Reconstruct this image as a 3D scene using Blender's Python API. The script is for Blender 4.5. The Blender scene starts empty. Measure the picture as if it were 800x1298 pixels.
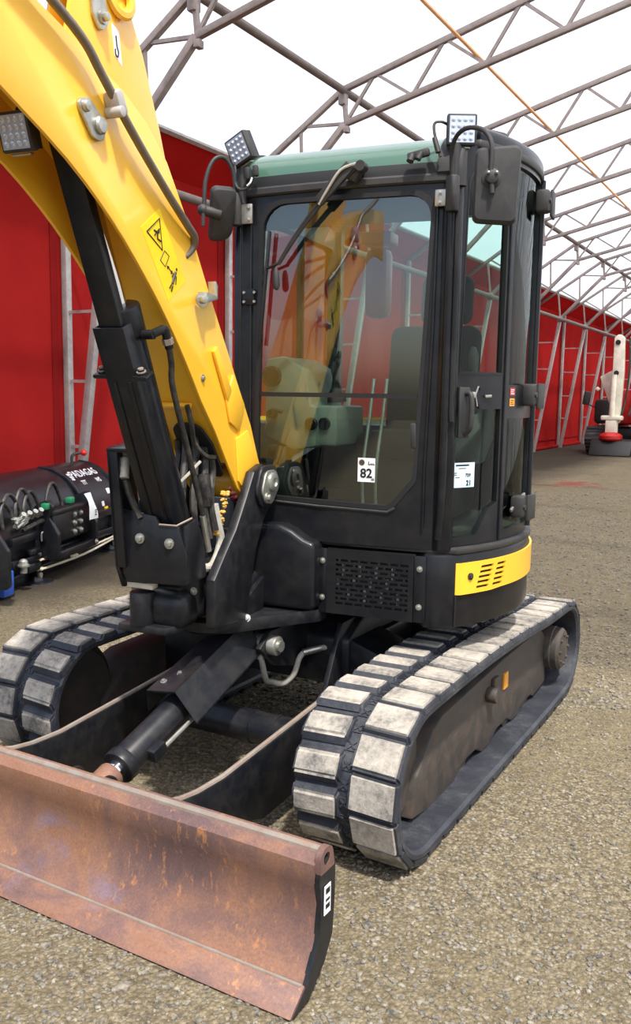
import bpy, bmesh, math, random
from mathutils import Matrix, Vector
from math import sin, cos, pi, radians as rad, degrees as deg
random.seed(7)
S = bpy.context.scene
COL = S.collection

# ------------------------------------------------------------------ camera, world, sun, exposure
F_PX, PITCH, ROLL, YAW = 1104.79, 0.13251, 0.015377, 0.52034
CAM = Vector((2.0702, -3.7403, 1.6423))
def make_camera():
    cd = bpy.data.cameras.new('camera'); co = bpy.data.objects.new('camera', cd); COL.objects.link(co)
    fw = Vector((-sin(YAW)*cos(PITCH), cos(YAW)*cos(PITCH), -sin(PITCH)))
    r = Vector((cos(YAW), sin(YAW), 0)); u = r.cross(fw)
    r2 = cos(ROLL)*r + sin(ROLL)*u; u2 = -sin(ROLL)*r + cos(ROLL)*u
    m = Matrix((r2, u2, -fw)).transposed().to_4x4(); m.translation = CAM
    co.matrix_world = m
    cd.sensor_fit = 'VERTICAL'; cd.sensor_height = 36.0; cd.lens = 36.0*F_PX/1298.0
    cd.clip_start = 0.05; cd.clip_end = 400
    S.camera = co
make_camera()
SUN_TO = Vector((0.40, -0.40, 1.0)).normalized()
def make_world():
    w = bpy.data.worlds.new('sky'); S.world = w; w.use_nodes = True
    nt = w.node_tree; nt.nodes.clear()
    o = nt.nodes.new('ShaderNodeOutputWorld'); b = nt.nodes.new('ShaderNodeBackground')
    s = nt.nodes.new('ShaderNodeTexSky'); s.sky_type = 'NISHITA'; s.sun_disc = False
    s.sun_elevation = math.asin(SUN_TO.z); s.sun_rotation = math.atan2(SUN_TO.x, SUN_TO.y)
    s.dust_density = 3.0; s.air_density = 1.0; s.ozone_density = 1.0
    b.inputs['Strength'].default_value = 0.24
    nt.links.new(s.outputs[0], b.inputs[0]); nt.links.new(b.outputs[0], o.inputs[0])
    l = bpy.data.lights.new('sun', 'SUN'); l.energy = 5.2; l.angle = rad(2.5); l.color = (1.0, 0.96, 0.90)
    lo = bpy.data.objects.new('sun', l); COL.objects.link(lo)
    lo.rotation_euler = SUN_TO.to_track_quat('Z', 'Y').to_euler()
make_world()
S.view_settings.view_transform = 'Standard'; S.view_settings.look = 'None'
S.view_settings.gamma = 1.0; S.view_settings.use_curve_mapping = False
S.view_settings.exposure = 0.12

# ------------------------------------------------------------------ mesh helpers
UP = Matrix.Rotation(rad(7.5), 4, 'Z')          # the upper structure is slewed a little on its undercarriage
ID = Matrix.Identity(4)
def V(*a): return Vector(a)
def roundpoly(pts, radii, n=4, m=0):
    """closed 2D polygon with rounded corners; m extra points along each edge"""
    out = []; N = len(pts)
    if not isinstance(radii, (list, tuple)): radii = [radii]*N
    arcs = []
    for i in range(N):
        p = Vector(pts[i]); a = (Vector(pts[i-1])-p); b = (Vector(pts[(i+1) % N])-p)
        la, lb = a.length, b.length; a.normalize(); b.normalize()
        r = max(radii[i], 1e-4); ang = a.angle(b)
        t = min(r/math.tan(ang/2), la*0.49, lb*0.49); r = t*math.tan(ang/2)
        bis = (a+b)
        if bis.length < 1e-6: arcs.append([p]*(n+1)); continue
        c = p + bis.normalized()*(r/math.sin(ang/2))
        s, e = p+a*t, p+b*t
        v0, v1 = s-c, e-c; an = v0.angle_signed(v1)
        arcs.append([c + Matrix.Rotation(-an*k/n, 2) @ v0 for k in range(n+1)])
    for i in range(N):
        out += arcs[i]
        if m:
            s, e = arcs[i][-1], arcs[(i+1) % N][0]
            out += [s.lerp(e, (k+1)/(m+1)) for k in range(m)]
    return [(q[0], q[1]) for q in out]
def smooth_path(pts, k=6):
    P = [Vector(p) for p in pts]; out = []
    for i in range(len(P)-1):
        p0, p1, p2, p3 = P[max(i-1, 0)], P[i], P[i+1], P[min(i+2, len(P)-1)]
        for j in range(k):
            t = j/k
            out.append(0.5*((2*p1)+(p2-p0)*t+(2*p0-5*p1+4*p2-p3)*t*t+(3*p1-p0-3*p2+p3)*t**3))
    return out+[P[-1]]
class B:
    def __init__(s): s.bm = bmesh.new()
    def _in(s, t, bev=0, mi=0, seg=2, M=None, ang=25):
        if bev:
            es = [e for e in t.edges if len(e.link_faces) == 2 and e.calc_face_angle(0) > rad(ang)]
            bmesh.ops.bevel(t, geom=es, offset=bev, segments=seg, profile=0.5, affect='EDGES', clamp_overlap=True)
        if M is not None: bmesh.ops.transform(t, matrix=M, verts=t.verts)
        for f in t.faces: f.material_index = mi
        me = bpy.data.meshes.new('tmp'); t.to_mesh(me); t.free()
        s.bm.from_mesh(me); bpy.data.meshes.remove(me); return s
    def box(s, c, d, rot=None, bev=0, mi=0, seg=2):
        t = bmesh.new(); bmesh.ops.create_cube(t, size=1)
        bmesh.ops.scale(t, vec=d, verts=t.verts)
        M = Matrix.Translation(c)
        if rot is not None:
            M = M @ (rot if isinstance(rot, Matrix) else (Matrix.Rotation(rad(rot[2]), 4, 'Z') @ Matrix.Rotation(rad(rot[1]), 4, 'Y') @ Matrix.Rotation(rad(rot[0]), 4, 'X')))
        return s._in(t, bev, mi, seg, M)
    def cyl(s, a, b, r, r2=None, n=20, bev=0, mi=0):
        a, b = Vector(a), Vector(b); d = b-a
        t = bmesh.new(); bmesh.ops.create_cone(t, cap_ends=True, segments=n, radius1=r, radius2=r if r2 is None else r2, depth=d.length)
        M = Matrix.Translation((a+b)/2) @ d.to_track_quat('Z', 'Y').to_matrix().to_4x4()
        return s._in(t, bev, mi, 2, M, 50)
    def hexbolt(s, c, nrm, r, h, mi=0):
        c, nrm = Vector(c), Vector(nrm).normalized()
        s.cyl(c, c+nrm*h*0.35, r*1.5, n=14, mi=mi); return s.cyl(c, c+nrm*h, r, n=6, bev=r*0.12, mi=mi)
    def tube(s, pts, r, n=8, k=0, mi=0, caps=True, flat=None):
        P = smooth_path(pts, k) if k else [Vector(p) for p in pts]
        t = bmesh.new(); rings = []; up = None
        for i, p in enumerate(P):
            d = (P[min(i+1, len(P)-1)]-P[max(i-1, 0)]).normalized()
            if up is None: up = d.orthogonal().normalized()
            up = (up-d*up.dot(d)).normalized(); w = d.cross(up)
            rings.append([t.verts.new(p+up*r*cos(2*pi*j/n)+w*r*sin(2*pi*j/n)) for j in range(n)])
        for a, b in zip(rings, rings[1:]):
            for j in range(n): t.faces.new((a[j], a[(j+1) % n], b[(j+1) % n], b[j]))
        if caps: t.faces.new(rings[0][::-1]); t.faces.new(rings[-1])
        return s._in(t, 0, mi)
    def bar(s, a, b, w, h, upv=(0, 0, 1), bev=0, mi=0):
        a, b = Vector(a), Vector(b); d = (b-a); L = d.length; d.normalize()
        u = Vector(upv); u = (u-d*u.dot(d)).normalized(); x = d.cross(u)
        M = Matrix((x, d, u)).transposed().to_4x4(); M.translation = (a+b)/2
        t = bmesh.new(); bmesh.ops.create_cube(t, size=1); bmesh.ops.scale(t, vec=(w, L, h), verts=t.verts)
        return s._in(t, bev, mi, 2, M)
    def prism(s, poly, axis, a, b, bev=0, mi=0, seg=2, ang=25):
        f = {'x': lambda p, h: (h, p[0], p[1]), 'y': lambda p, h: (p[0], h, p[1]), 'z': lambda p, h: (p[0], p[1], h)}[axis]
        t = bmesh.new(); A = [t.verts.new(f(p, a)) for p in poly]; C = [t.verts.new(f(p, b)) for p in poly]
        n = len(poly)
        t.faces.new(A); t.faces.new(C[::-1])
        for i in range(n): t.faces.new((A[i], C[i], C[(i+1) % n], A[(i+1) % n]))
        bmesh.ops.recalc_face_normals(t, faces=t.faces)
        return s._in(t, bev, mi, seg, None, ang)
    def ring(s, outer, inner, mp, th, mi=0):
        """panel with a hole: two loops of the same count, mp(u, v, depth) -> point"""
        t = bmesh.new(); n = len(outer)
        L = [[t.verts.new(mp(p[0], p[1], d)) for p in lp] for lp in (outer, inner) for d in (0, th)]
        of, ob, nf, nb = L
        for i in range(n):
            j = (i+1) % n
            for q in ((of[i], of[j], nf[j], nf[i]), (ob[j], ob[i], nb[i], nb[j]), (of[j], of[i], ob[i], ob[j]), (nf[i], nf[j], nb[j], nb[i])):
                t.faces.new(q)
        bmesh.ops.remove_doubles(t, verts=t.verts, dist=1e-5)
        bmesh.ops.recalc_face_normals(t, faces=t.faces)
        return s._in(t, 0, mi)
    def cells(s, us, vs, hole, mp, th, mi=0):
        """sheet of cells with the cells left out where hole(i, j)"""
        t = bmesh.new(); vv = {}
        def v(i, j, d):
            k = (i, j, d)
            if k not in vv: vv[k] = t.verts.new(mp(us[i], vs[j], th if d else 0))
            return vv[k]
        nu, nv = len(us)-1, len(vs)-1
        solid = lambda i, j: 0 <= i < nu and 0 <= j < nv and not hole(i, j)
        for i in range(nu):
            for j in range(nv):
                if not solid(i, j): continue
                c = [(i, j), (i+1, j), (i+1, j+1), (i, j+1)]
                t.faces.new([v(a, b, 0) for a, b in c]); t.faces.new([v(a, b, 1) for a, b in c[::-1]])
                for (p, q, nb) in ((0, 1, (i, j-1)), (1, 2, (i+1, j)), (2, 3, (i, j+1)), (3, 0, (i-1, j))):
                    if not solid(*nb): t.faces.new((v(*c[q], 0), v(*c[p], 0), v(*c[p], 1), v(*c[q], 1)))
        bmesh.ops.recalc_face_normals(t, faces=t.faces)
        return s._in(t, 0, mi)
    def grid(s, us, vs, mp, th, mi=0): return s.cells(us, vs, lambda i, j: False, mp, th, mi)
    def sphere(s, c, r, sc=(1, 1, 1), u=14, v=9, mi=0, rot=None):
        t = bmesh.new(); bmesh.ops.create_uvsphere(t, u_segments=u, v_segments=v, radius=r)
        M = Matrix.Translation(c) @ (rot if rot is not None else ID) @ Matrix.Diagonal((*sc, 1))
        return s._in(t, 0, mi, 2, M)
    def lathe(s, prof, o, d, n=24, mi=0):
        o, d = Vector(o), Vector(d).normalized(); u = d.orthogonal().normalized(); w = d.cross(u)
        t = bmesh.new(); rings = [[t.verts.new(o+d*h+(u*cos(2*pi*j/n)+w*sin(2*pi*j/n))*max(r, 1e-4)) for j in range(n)] for r, h in prof]
        for a, b in zip(rings, rings[1:]):
            for j in range(n): t.faces.new((a[j], a[(j+1) % n], b[(j+1) % n], b[j]))
        if prof[0][0] > 1e-3: t.faces.new(rings[0][::-1])
        if prof[-1][0] > 1e-3: t.faces.new(rings[-1])
        bmesh.ops.recalc_face_normals(t, faces=t.faces)
        return s._in(t, 0, mi)
    def mesh(s, xf=None, ang=35):
        if xf is not None: bmesh.ops.transform(s.bm, matrix=xf, verts=s.bm.verts)
        me = bpy.data.meshes.new('m'); s.bm.to_mesh(me); s.bm.free()
        for p in me.polygons: p.use_smooth = True
        me.set_sharp_from_angle(angle=rad(ang)); return me
def link(name, me, mats, parent=None, label=None, kind=None):
    if isinstance(me, B): me = me.mesh()
    if not isinstance(mats, (list, tuple)): mats = [mats]
    if not me.materials:
        for m in mats: me.materials.append(m)
    me.name = name
    o = bpy.data.objects.new(name, me); COL.objects.link(o)
    if parent is not None: o.parent = parent
    if label: o['label'] = label
    if kind: o['kind'] = kind
    return o
def thing(name, label, cat, loc=(0, 0, 0), group=None):
    o = bpy.data.objects.new(name, None); COL.objects.link(o); o.location = loc; o.empty_display_size = 0.2
    o['label'] = label; o['category'] = cat
    if group: o['group'] = group
    return o
def tag(o, label, cat, group=None):
    o['label'] = label; o['category'] = cat
    if group: o['group'] = group
    return o
def text(name, body, M, size, mat, parent, xf=ID, depth=0.0008, bold=0.0, align='CENTER'):
    """lettering as a thin mesh; M places the text plane (x right, y up)"""
    cu = bpy.data.curves.new('t', 'FONT'); cu.body = body; cu.size = size; cu.extrude = depth; cu.offset = bold
    cu.align_x = align; cu.align_y = 'CENTER'
    to = bpy.data.objects.new('t', cu); COL.objects.link(to)
    dg = bpy.context.evaluated_depsgraph_get()
    me = bpy.data.meshes.new_from_object(to.evaluated_get(dg))
    bpy.data.objects.remove(to); bpy.data.curves.remove(cu)
    me.transform(xf @ M); me.materials.clear()
    return link(name, me, mat, parent)
def plane_M(o, right, up):
    r, u = Vector(right).normalized(), Vector(up).normalized(); n = r.cross(u).normalized(); u = n.cross(r)
    m = Matrix((r, u, n)).transposed().to_4x4(); m.translation = o; return m

# ------------------------------------------------------------------ materials
def srgb(r, g, b):
    f = lambda c: (c/255/12.92) if c/255 <= 0.04045 else ((c/255+0.055)/1.055)**2.4
    return (f(r), f(g), f(b), 1)
def nmat(name):
    m = bpy.data.materials.new(name); m.use_nodes = True; nt = m.node_tree
    return m, nt, nt.nodes['Principled BSDF']
def N(nt, t, **kw):
    n = nt.nodes.new(t)
    for k, v in kw.items():
        if k in n.inputs: n.inputs[k].default_value = v
        else: setattr(n, k, v)
    return n
def noise(nt, scale, detail=4, rough=0.55, vec=None, dist=0.0):
    n = N(nt, 'ShaderNodeTexNoise'); n.inputs['Scale'].default_value = scale; n.inputs['Detail'].default_value = detail
    n.inputs['Roughness'].default_value = rough; n.inputs['Distortion'].default_value = dist
    if vec is None:
        g = N(nt, 'ShaderNodeNewGeometry'); vec = g.outputs['Position']
    nt.links.new(vec, n.inputs['Vector']); return n.outputs['Fac']
def ramp(nt, fac, stops):
    r = N(nt, 'ShaderNodeValToRGB'); e = r.color_ramp.elements
    while len(e) < len(stops): e.new(0.5)
    for x, (p, c) in zip(e, stops): x.position = p; x.color = c if len(c) == 4 else (*c, 1)
    nt.links.new(fac, r.inputs['Fac']); return r.outputs['Color']
def mix(nt, fac, a, b):
    m = N(nt, 'ShaderNodeMix', data_type='RGBA')
    for sock, val in ((0, fac), (6, a), (7, b)):
        if isinstance(val, (int, float, tuple)): m.inputs[sock].default_value = val
        else: nt.links.new(val, m.inputs[sock])
    return m.outputs[2]
def bump(nt, fac, strength, dist, bs):
    b = N(nt, 'ShaderNodeBump', Strength=strength, Distance=dist)
    nt.links.new(fac, b.inputs['Height']); nt.links.new(b.outputs['Normal'], bs.inputs['Normal'])
def scaled_pos(nt, s):
    g = N(nt, 'ShaderNodeNewGeometry'); m = N(nt, 'ShaderNodeVectorMath', operation='MULTIPLY'); m.inputs[1].default_value = s
    nt.links.new(g.outputs['Position'], m.inputs[0]); return m.outputs[0]
def paint(name, base, rough=0.35, dirt=None, amt=0.25, sc=6.0, metal=0.0, coat=0.0, var=0.12, bmp=0.0, spec=0.5):
    """plain material with mottling and a patchy film of dirt"""
    m, nt, bs = nmat(name)
    b2 = tuple(min(1, c*(1+var)) for c in base[:3])+(1,); b1 = tuple(c*(1-var) for c in base[:3])+(1,)
    c = ramp(nt, noise(nt, sc, 3), [(0.3, b1), (0.7, b2)])
    if dirt:
        f = ramp(nt, noise(nt, sc*2.3, 7, 0.68), [(0.42, (0, 0, 0, 1)), (0.72, (amt, amt, amt, 1))])
        c = mix(nt, f, c, dirt)
        r = N(nt, 'ShaderNodeMapRange'); r.inputs['To Min'].default_value = rough; r.inputs['To Max'].default_value = min(1, rough+0.5)
        nt.links.new(f, r.inputs['Value']); nt.links.new(r.outputs[0], bs.inputs['Roughness'])
    else: bs.inputs['Roughness'].default_value = rough
    nt.links.new(c, bs.inputs['Base Color'])
    bs.inputs['Metallic'].default_value = metal; bs.inputs['Coat Weight'].default_value = coat
    bs.inputs['Coat Roughness'].default_value = 0.12; bs.inputs['Specular IOR Level'].default_value = spec
    if bmp: bump(nt, noise(nt, 180, 2), bmp, 0.002, bs)
    return m
DUST = srgb(150, 138, 118)
M = {}
M['black'] = paint('black_paint', srgb(18, 20, 25), 0.30, DUST, 0.03, 5, coat=0.05, var=0.05, spec=0.3)
M['black2'] = paint('black_chassis_paint', srgb(20, 22, 27), 0.38, DUST, 0.06, 7, var=0.06, spec=0.35)
M['plastic'] = paint('black_plastic', srgb(38, 38, 38), 0.6, DUST, 0.05, 8, bmp=0.15)
M['gasket'] = paint('black_rubber_gasket', srgb(14, 14, 15), 0.6)
M['hose'] = paint('hose_rubber', srgb(22, 22, 23), 0.5, DUST, 0.2, 12)
M['yellow'] = paint('yellow_paint', srgb(246, 186, 48), 0.3, srgb(190, 150, 60), 0.12, 4, coat=0.25, var=0.03)
M['chrome'] = paint('chrome', (0.75, 0.75, 0.74, 1), 0.12, None, 0, metal=1)
M['zinc'] = paint('zinc_plate', srgb(176, 176, 168), 0.38, srgb(130, 110, 80), 0.2, 30, metal=0.85)
M['galv'] = paint('galvanised_steel', srgb(176, 172, 168), 0.5, srgb(140, 130, 120), 0.35, 9, metal=0.35)
M['truss'] = paint('weathered_truss_steel', srgb(146, 135, 130), 0.6, srgb(118, 102, 92), 0.4, 7, metal=0.1)
M['purlin'] = paint('dark_purlin_pipe', srgb(112, 100, 94), 0.6, srgb(92, 80, 70), 0.4, 5)
M['pipe'] = paint('grey_oil_pipe', srgb(122, 112, 98), 0.35, srgb(90, 80, 66), 0.3, 14, metal=0.5)
M['white'] = paint('white_label', srgb(228, 230, 230), 0.5)
M['ink'] = paint('black_ink', srgb(18, 18, 18), 0.6)
M['greyhose'] = paint('grey_spiral_hose', srgb(172, 168, 156), 0.5, srgb(110, 95, 75), 0.3, 30)
M['seat'] = paint('seat_cloth', srgb(30, 27, 28), 0.85)
M['console'] = paint('beige_console_plastic', srgb(110, 116, 106), 0.5, DUST, 0.15, 8)
M['grease'] = paint('yellow_grease', srgb(214, 170, 80), 0.35, srgb(120, 70, 40), 0.5, 60)
M['redgrease'] = paint('dark_red_grease', srgb(90, 34, 34), 0.35, srgb(40, 20, 40), 0.5, 50)
M['orange'] = paint('orange_cord', srgb(232, 168, 112), 0.7)
M['red'] = paint('red_paint', srgb(170, 30, 28), 0.35)
M['blue'] = paint('blue_plastic', srgb(24, 84, 176), 0.45, DUST, 0.15, 12)
M['lens_red'] = paint('red_lamp_lens', srgb(210, 30, 30), 0.2)
M['rope'] = paint('cream_rope', srgb(205, 196, 170), 0.85)
M['cream'] = paint('cream_paint', srgb(222, 214, 196), 0.4, DUST, 0.3, 3)
M['amber'] = paint('amber_reflector', srgb(226, 150, 40), 0.25)
M['green'] = paint('green_coupler', srgb(36, 130, 84), 0.4)
M['wire'] = paint('steel_mesh', srgb(120, 120, 115), 0.5, metal=0.6)
M['brown'] = paint('rusty_track_frame', srgb(56, 53, 50), 0.6, srgb(100, 80, 62), 0.55, 6, bmp=0.3)
def rubber(name, dusty):
    m, nt, bs = nmat(name)
    a = noise(nt, 42, 9, 0.8); b = noise(nt, 7, 4)
    ad = N(nt, 'ShaderNodeMath', operation='ADD'); nt.links.new(a, ad.inputs[0]); nt.links.new(b, ad.inputs[1])
    dark, mid, lite = srgb(36, 39, 46), srgb(112, 108, 102), srgb(180, 172, 158)
    if dusty: st = [(0.36, dark), (0.43, mid), (0.50, srgb(148, 142, 131)), (0.62, lite)]
    else: st = [(0.44, dark), (0.56, srgb(54, 56, 62)), (0.70, srgb(92, 90, 88))]
    hf = N(nt, 'ShaderNodeMath', operation='MULTIPLY'); hf.inputs[1].default_value = 0.5; nt.links.new(ad.outputs[0], hf.inputs[0])
    nt.links.new(ramp(nt, hf.outputs[0], st), bs.inputs['Base Color'])
    bs.inputs['Roughness'].default_value = 0.85 if dusty else 0.55
    bump(nt, noise(nt, 90, 6, 0.7), 0.6, 0.004, bs); return m
M['rubber'] = rubber('track_rubber', False); M['tread'] = rubber('worn_dusty_tread_rubber', True)
def rust_mat():
    m, nt, bs = nmat('worn_rusty_steel')
    v = scaled_pos(nt, (0.8, 2.2, 0.35)); big = noise(nt, 5, 6, 0.6, v, 0.5)
    c = ramp(nt, big, [(0.30, srgb(98, 77, 75)), (0.45, srgb(120, 90, 80)), (0.58, srgb(139, 101, 80)), (0.74, srgb(130, 90, 66))])
    v2 = scaled_pos(nt, (1, 1, 0.35)); f = noise(nt, 38, 7, 0.75, v2)
    spots = ramp(nt, f, [(0.56, (0, 0, 0)), (0.64, (1, 1, 1))]); reg = ramp(nt, noise(nt, 3.2, 3), [(0.45, (0, 0, 0)), (0.6, (0.8, 0.8, 0.8))])
    mm = N(nt, 'ShaderNodeMath', operation='MULTIPLY'); nt.links.new(spots, mm.inputs[0]); nt.links.new(reg, mm.inputs[1])
    c = mix(nt, mm.outputs[0], c, srgb(184, 126, 78))
    gr = ramp(nt, noise(nt, 3.7, 5, 0.6, scaled_pos(nt, (1, 1, 1.7))), [(0.60, (0, 0, 0)), (0.72, (0.75, 0.75, 0.75))])
    c = mix(nt, gr, c, srgb(124, 108, 122))
    fine = ramp(nt, noise(nt, 130, 5, 0.7), [(0.3, (0.7, 0.7, 0.7)), (0.7, (1.1, 1.1, 1.1))])
    mu = N(nt, 'ShaderNodeMix', data_type='RGBA', blend_type='MULTIPLY'); mu.inputs[0].default_value = 1
    nt.links.new(c, mu.inputs[6]); nt.links.new(fine, mu.inputs[7])
    nt.links.new(mu.outputs[2], bs.inputs['Base Color']); bs.inputs['Roughness'].default_value = 0.55; bs.inputs['Metallic'].default_value = 0.15
    bump(nt, f, 0.35, 0.003, bs); return m
M['rust'] = rust_mat()
M['edge'] = paint('scraped_bright_steel', srgb(140, 131, 120), 0.45, srgb(128, 92, 74), 0.7, 9, metal=0.2)
def glass(name, tint, refl=1.0, rough=0.0):
    m = bpy.data.materials.new(name); m.use_nodes = True; nt = m.node_tree; nt.nodes.clear()
    o = N(nt, 'ShaderNodeOutputMaterial'); t = N(nt, 'ShaderNodeBsdfTransparent'); g = N(nt, 'ShaderNodeBsdfGlossy')
    t.inputs['Color'].default_value = (*tint, 1); g.inputs['Roughness'].default_value = rough; g.inputs['Color'].default_value = (0.95, 1, 0.98, 1)
    fr = N(nt, 'ShaderNodeFresnel'); fr.inputs['IOR'].default_value = 1.5
    mu = N(nt, 'ShaderNodeMath', operation='MULTIPLY'); mu.inputs[1].default_value = refl; mu.use_clamp = True
    mx = N(nt, 'ShaderNodeMixShader'); gm = N(nt, 'ShaderNodeNewGeometry'); inv = N(nt, 'ShaderNodeMath', operation='SUBTRACT'); inv.inputs[0].default_value = 1.0; nt.links.new(gm.outputs['Backfacing'], inv.inputs[1])
    m2 = N(nt, 'ShaderNodeMath', operation='MULTIPLY'); nt.links.new(fr.outputs[0], mu.inputs[0]); nt.links.new(mu.outputs[0], m2.inputs[0]); nt.links.new(inv.outputs[0], m2.inputs[1]); nt.links.new(m2.outputs[0], mx.inputs[0])
    nt.links.new(t.outputs[0], mx.inputs[1]); nt.links.new(g.outputs[0], mx.inputs[2]); nt.links.new(mx.outputs[0], o.inputs[0])
    return m
M['glass'] = glass('green_tinted_cab_glass', (0.80, 0.88, 0.84), 3.0)
M['sideglass'] = glass('side_window_glass', (0.82, 0.90, 0.86), 0.55)
M['lens'] = glass('lamp_lens', (0.95, 0.95, 0.95), 1.0)
def visor_mat():
    m, nt, bs = nmat('green_tinted_roof_glass')
    bs.inputs['Base Color'].default_value = srgb(78, 112, 94); bs.inputs['Roughness'].default_value = 0.18
    bs.inputs['Transmission Weight'].default_value = 0.25; bs.inputs['Coat Weight'].default_value = 0.4
    return m
M['visor'] = visor_mat()
def fabric(name, diff, trans, mixf, rough_sc=3.0, var=0.06):
    m = bpy.data.materials.new(name); m.use_nodes = True; nt = m.node_tree; nt.nodes.clear()
    o = N(nt, 'ShaderNodeOutputMaterial'); d = N(nt, 'ShaderNodeBsdfDiffuse'); t = N(nt, 'ShaderNodeBsdfTranslucent'); mx = N(nt, 'ShaderNodeMixShader')
    mx.inputs[0].default_value = mixf
    f = noise(nt, rough_sc, 4)
    for n, c in ((d, diff), (t, trans)):
        nt.links.new(ramp(nt, f, [(0.3, tuple(x*(1-var) for x in c[:3])), (0.7, tuple(min(1, x*(1+var)) for x in c[:3]))]), n.inputs['Color'])
    nt.links.new(d.outputs[0], mx.inputs[1]); nt.links.new(t.outputs[0], mx.inputs[2]); nt.links.new(mx.outputs[0], o.inputs[0]); return m
def thin_membrane():
    m = fabric('white_tent_membrane', (0.95, 0.95, 0.95, 1), (0.99, 0.99, 0.985, 1), 0.94, 2, 0.005); nt = m.node_tree
    o = [n for n in nt.nodes if n.type == 'OUTPUT_MATERIAL'][0]; src = o.inputs[0].links[0].from_socket
    t = N(nt, 'ShaderNodeBsdfTransparent'); mx = N(nt, 'ShaderNodeMixShader'); mx.inputs[0].default_value = 0.62
    nt.links.new(src, mx.inputs[1]); nt.links.new(t.outputs[0], mx.inputs[2]); nt.links.new(mx.outputs[0], o.inputs[0]); return m
M['membrane'] = thin_membrane()
M['redfab'] = fabric('red_tent_fabric', srgb(176, 42, 40), srgb(190, 40, 36), 0.30, 1.5, 0.08)
M['redseam'] = fabric('red_tent_seam', srgb(138, 32, 32), srgb(150, 24, 26), 0.1)
def gravel():
    m, nt, bs = nmat('packed_gravel')
    big = noise(nt, 0.55, 5, 0.6); mid = noise(nt, 4.5, 5, 0.65)
    g = N(nt, 'ShaderNodeNewGeometry')
    vo = N(nt, 'ShaderNodeTexVoronoi'); vo.inputs['Scale'].default_value = 70; nt.links.new(g.outputs['Position'], vo.inputs['Vector'])
    vo2 = N(nt, 'ShaderNodeTexVoronoi'); vo2.inputs['Scale'].default_value = 150; nt.links.new(g.outputs['Position'], vo2.inputs['Vector'])
    base = ramp(nt, mid, [(0.3, srgb(106, 96, 75)), (0.55, srgb(123, 112, 88)), (0.75, srgb(137, 126, 101))])
    st = N(nt, 'ShaderNodeSeparateColor'); nt.links.new(vo.outputs['Color'], st.inputs[0])
    stone = ramp(nt, st.outputs[0], [(0.1, srgb(86, 78, 64)), (0.5, srgb(120, 110, 90)), (0.9, srgb(152, 142, 120))])
    c = mix(nt, ramp(nt, big, [(0.42, (0.15, 0.15, 0.15)), (0.6, (0.75, 0.75, 0.75))]), base, stone)
    edge = ramp(nt, vo.outputs['Distance'], [(0.25, (1, 1, 1)), (0.62, (0.62, 0.6, 0.56))])
    mu = N(nt, 'ShaderNodeMix', data_type='RGBA', blend_type='MULTIPLY'); mu.inputs[0].default_value = 0.7
    nt.links.new(c, mu.inputs[6]); nt.links.new(edge, mu.inputs[7]); c = mu.outputs[2]
    grit = ramp(nt, noise(nt, 24, 6, 0.8), [(0.32, (0.66, 0.65, 0.62)), (0.5, (1, 1, 1)), (0.68, (1.16, 1.15, 1.12))])
    mu = N(nt, 'ShaderNodeMix', data_type='RGBA', blend_type='MULTIPLY'); mu.inputs[0].default_value = 1.0
    nt.links.new(c, mu.inputs[6]); nt.links.new(grit, mu.inputs[7]); c = mu.outputs[2]
    # a faded red patch spilt on the ground far behind the machine
    sub = N(nt, 'ShaderNodeVectorMath', operation='DISTANCE'); sub.inputs[1].default_value = (-2.05, 13.6, 0)
    sc = N(nt, 'ShaderNodeVectorMath', operation='MULTIPLY'); sc.inputs[1].default_value = (1, 1, 1)
    nt.links.new(g.outputs['Position'], sc.inputs[0]); nt.links.new(sc.outputs[0], sub.inputs[0])
    near = ramp(nt, sub.outputs['Value'], [(0.0, (1, 1, 1)), (1.0, (0, 0, 0))])
    mr = N(nt, 'ShaderNodeMapRange'); mr.inputs['From Max'].default_value = 2.2; mr.inputs['To Min'].default_value = 1; mr.inputs['To Max'].default_value = 0
    nt.links.new(sub.outputs['Value'], mr.inputs['Value'])
    mm = N(nt, 'ShaderNodeMath', operation='MULTIPLY'); nt.links.new(mr.outputs[0], mm.inputs[0]); nt.links.new(noise(nt, 2.6, 5, 0.7), mm.inputs[1])
    c = mix(nt, ramp(nt, mm.outputs[0], [(0.37, (0, 0, 0)), (0.43, (0.8, 0.8, 0.8))]), c, srgb(126, 58, 48))
    # shade along the left wall, painted into the ground colour
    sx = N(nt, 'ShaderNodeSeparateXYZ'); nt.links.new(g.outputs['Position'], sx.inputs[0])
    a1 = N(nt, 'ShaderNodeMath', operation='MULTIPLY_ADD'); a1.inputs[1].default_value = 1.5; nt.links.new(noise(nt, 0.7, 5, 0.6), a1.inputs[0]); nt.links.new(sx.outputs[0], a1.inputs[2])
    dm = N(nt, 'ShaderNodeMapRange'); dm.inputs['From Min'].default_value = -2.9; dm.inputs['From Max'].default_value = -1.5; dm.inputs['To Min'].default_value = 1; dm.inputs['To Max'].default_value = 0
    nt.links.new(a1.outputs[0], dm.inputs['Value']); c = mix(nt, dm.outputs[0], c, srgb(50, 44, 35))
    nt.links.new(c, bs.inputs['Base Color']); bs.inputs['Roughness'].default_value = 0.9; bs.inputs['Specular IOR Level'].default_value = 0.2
    b1 = N(nt, 'ShaderNodeBump', Strength=0.55, Distance=0.012); b1.invert = True; nt.links.new(vo.outputs['Distance'], b1.inputs['Height'])
    b2 = N(nt, 'ShaderNodeBump', Strength=0.4, Distance=0.006); b2.invert = True; nt.links.new(vo2.outputs['Distance'], b2.inputs['Height'])
    nt.links.new(b1.outputs[0], b2.inputs['Normal']); nt.links.new(b2.outputs[0], bs.inputs['Normal']); return m
M['gravel'] = gravel()
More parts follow.
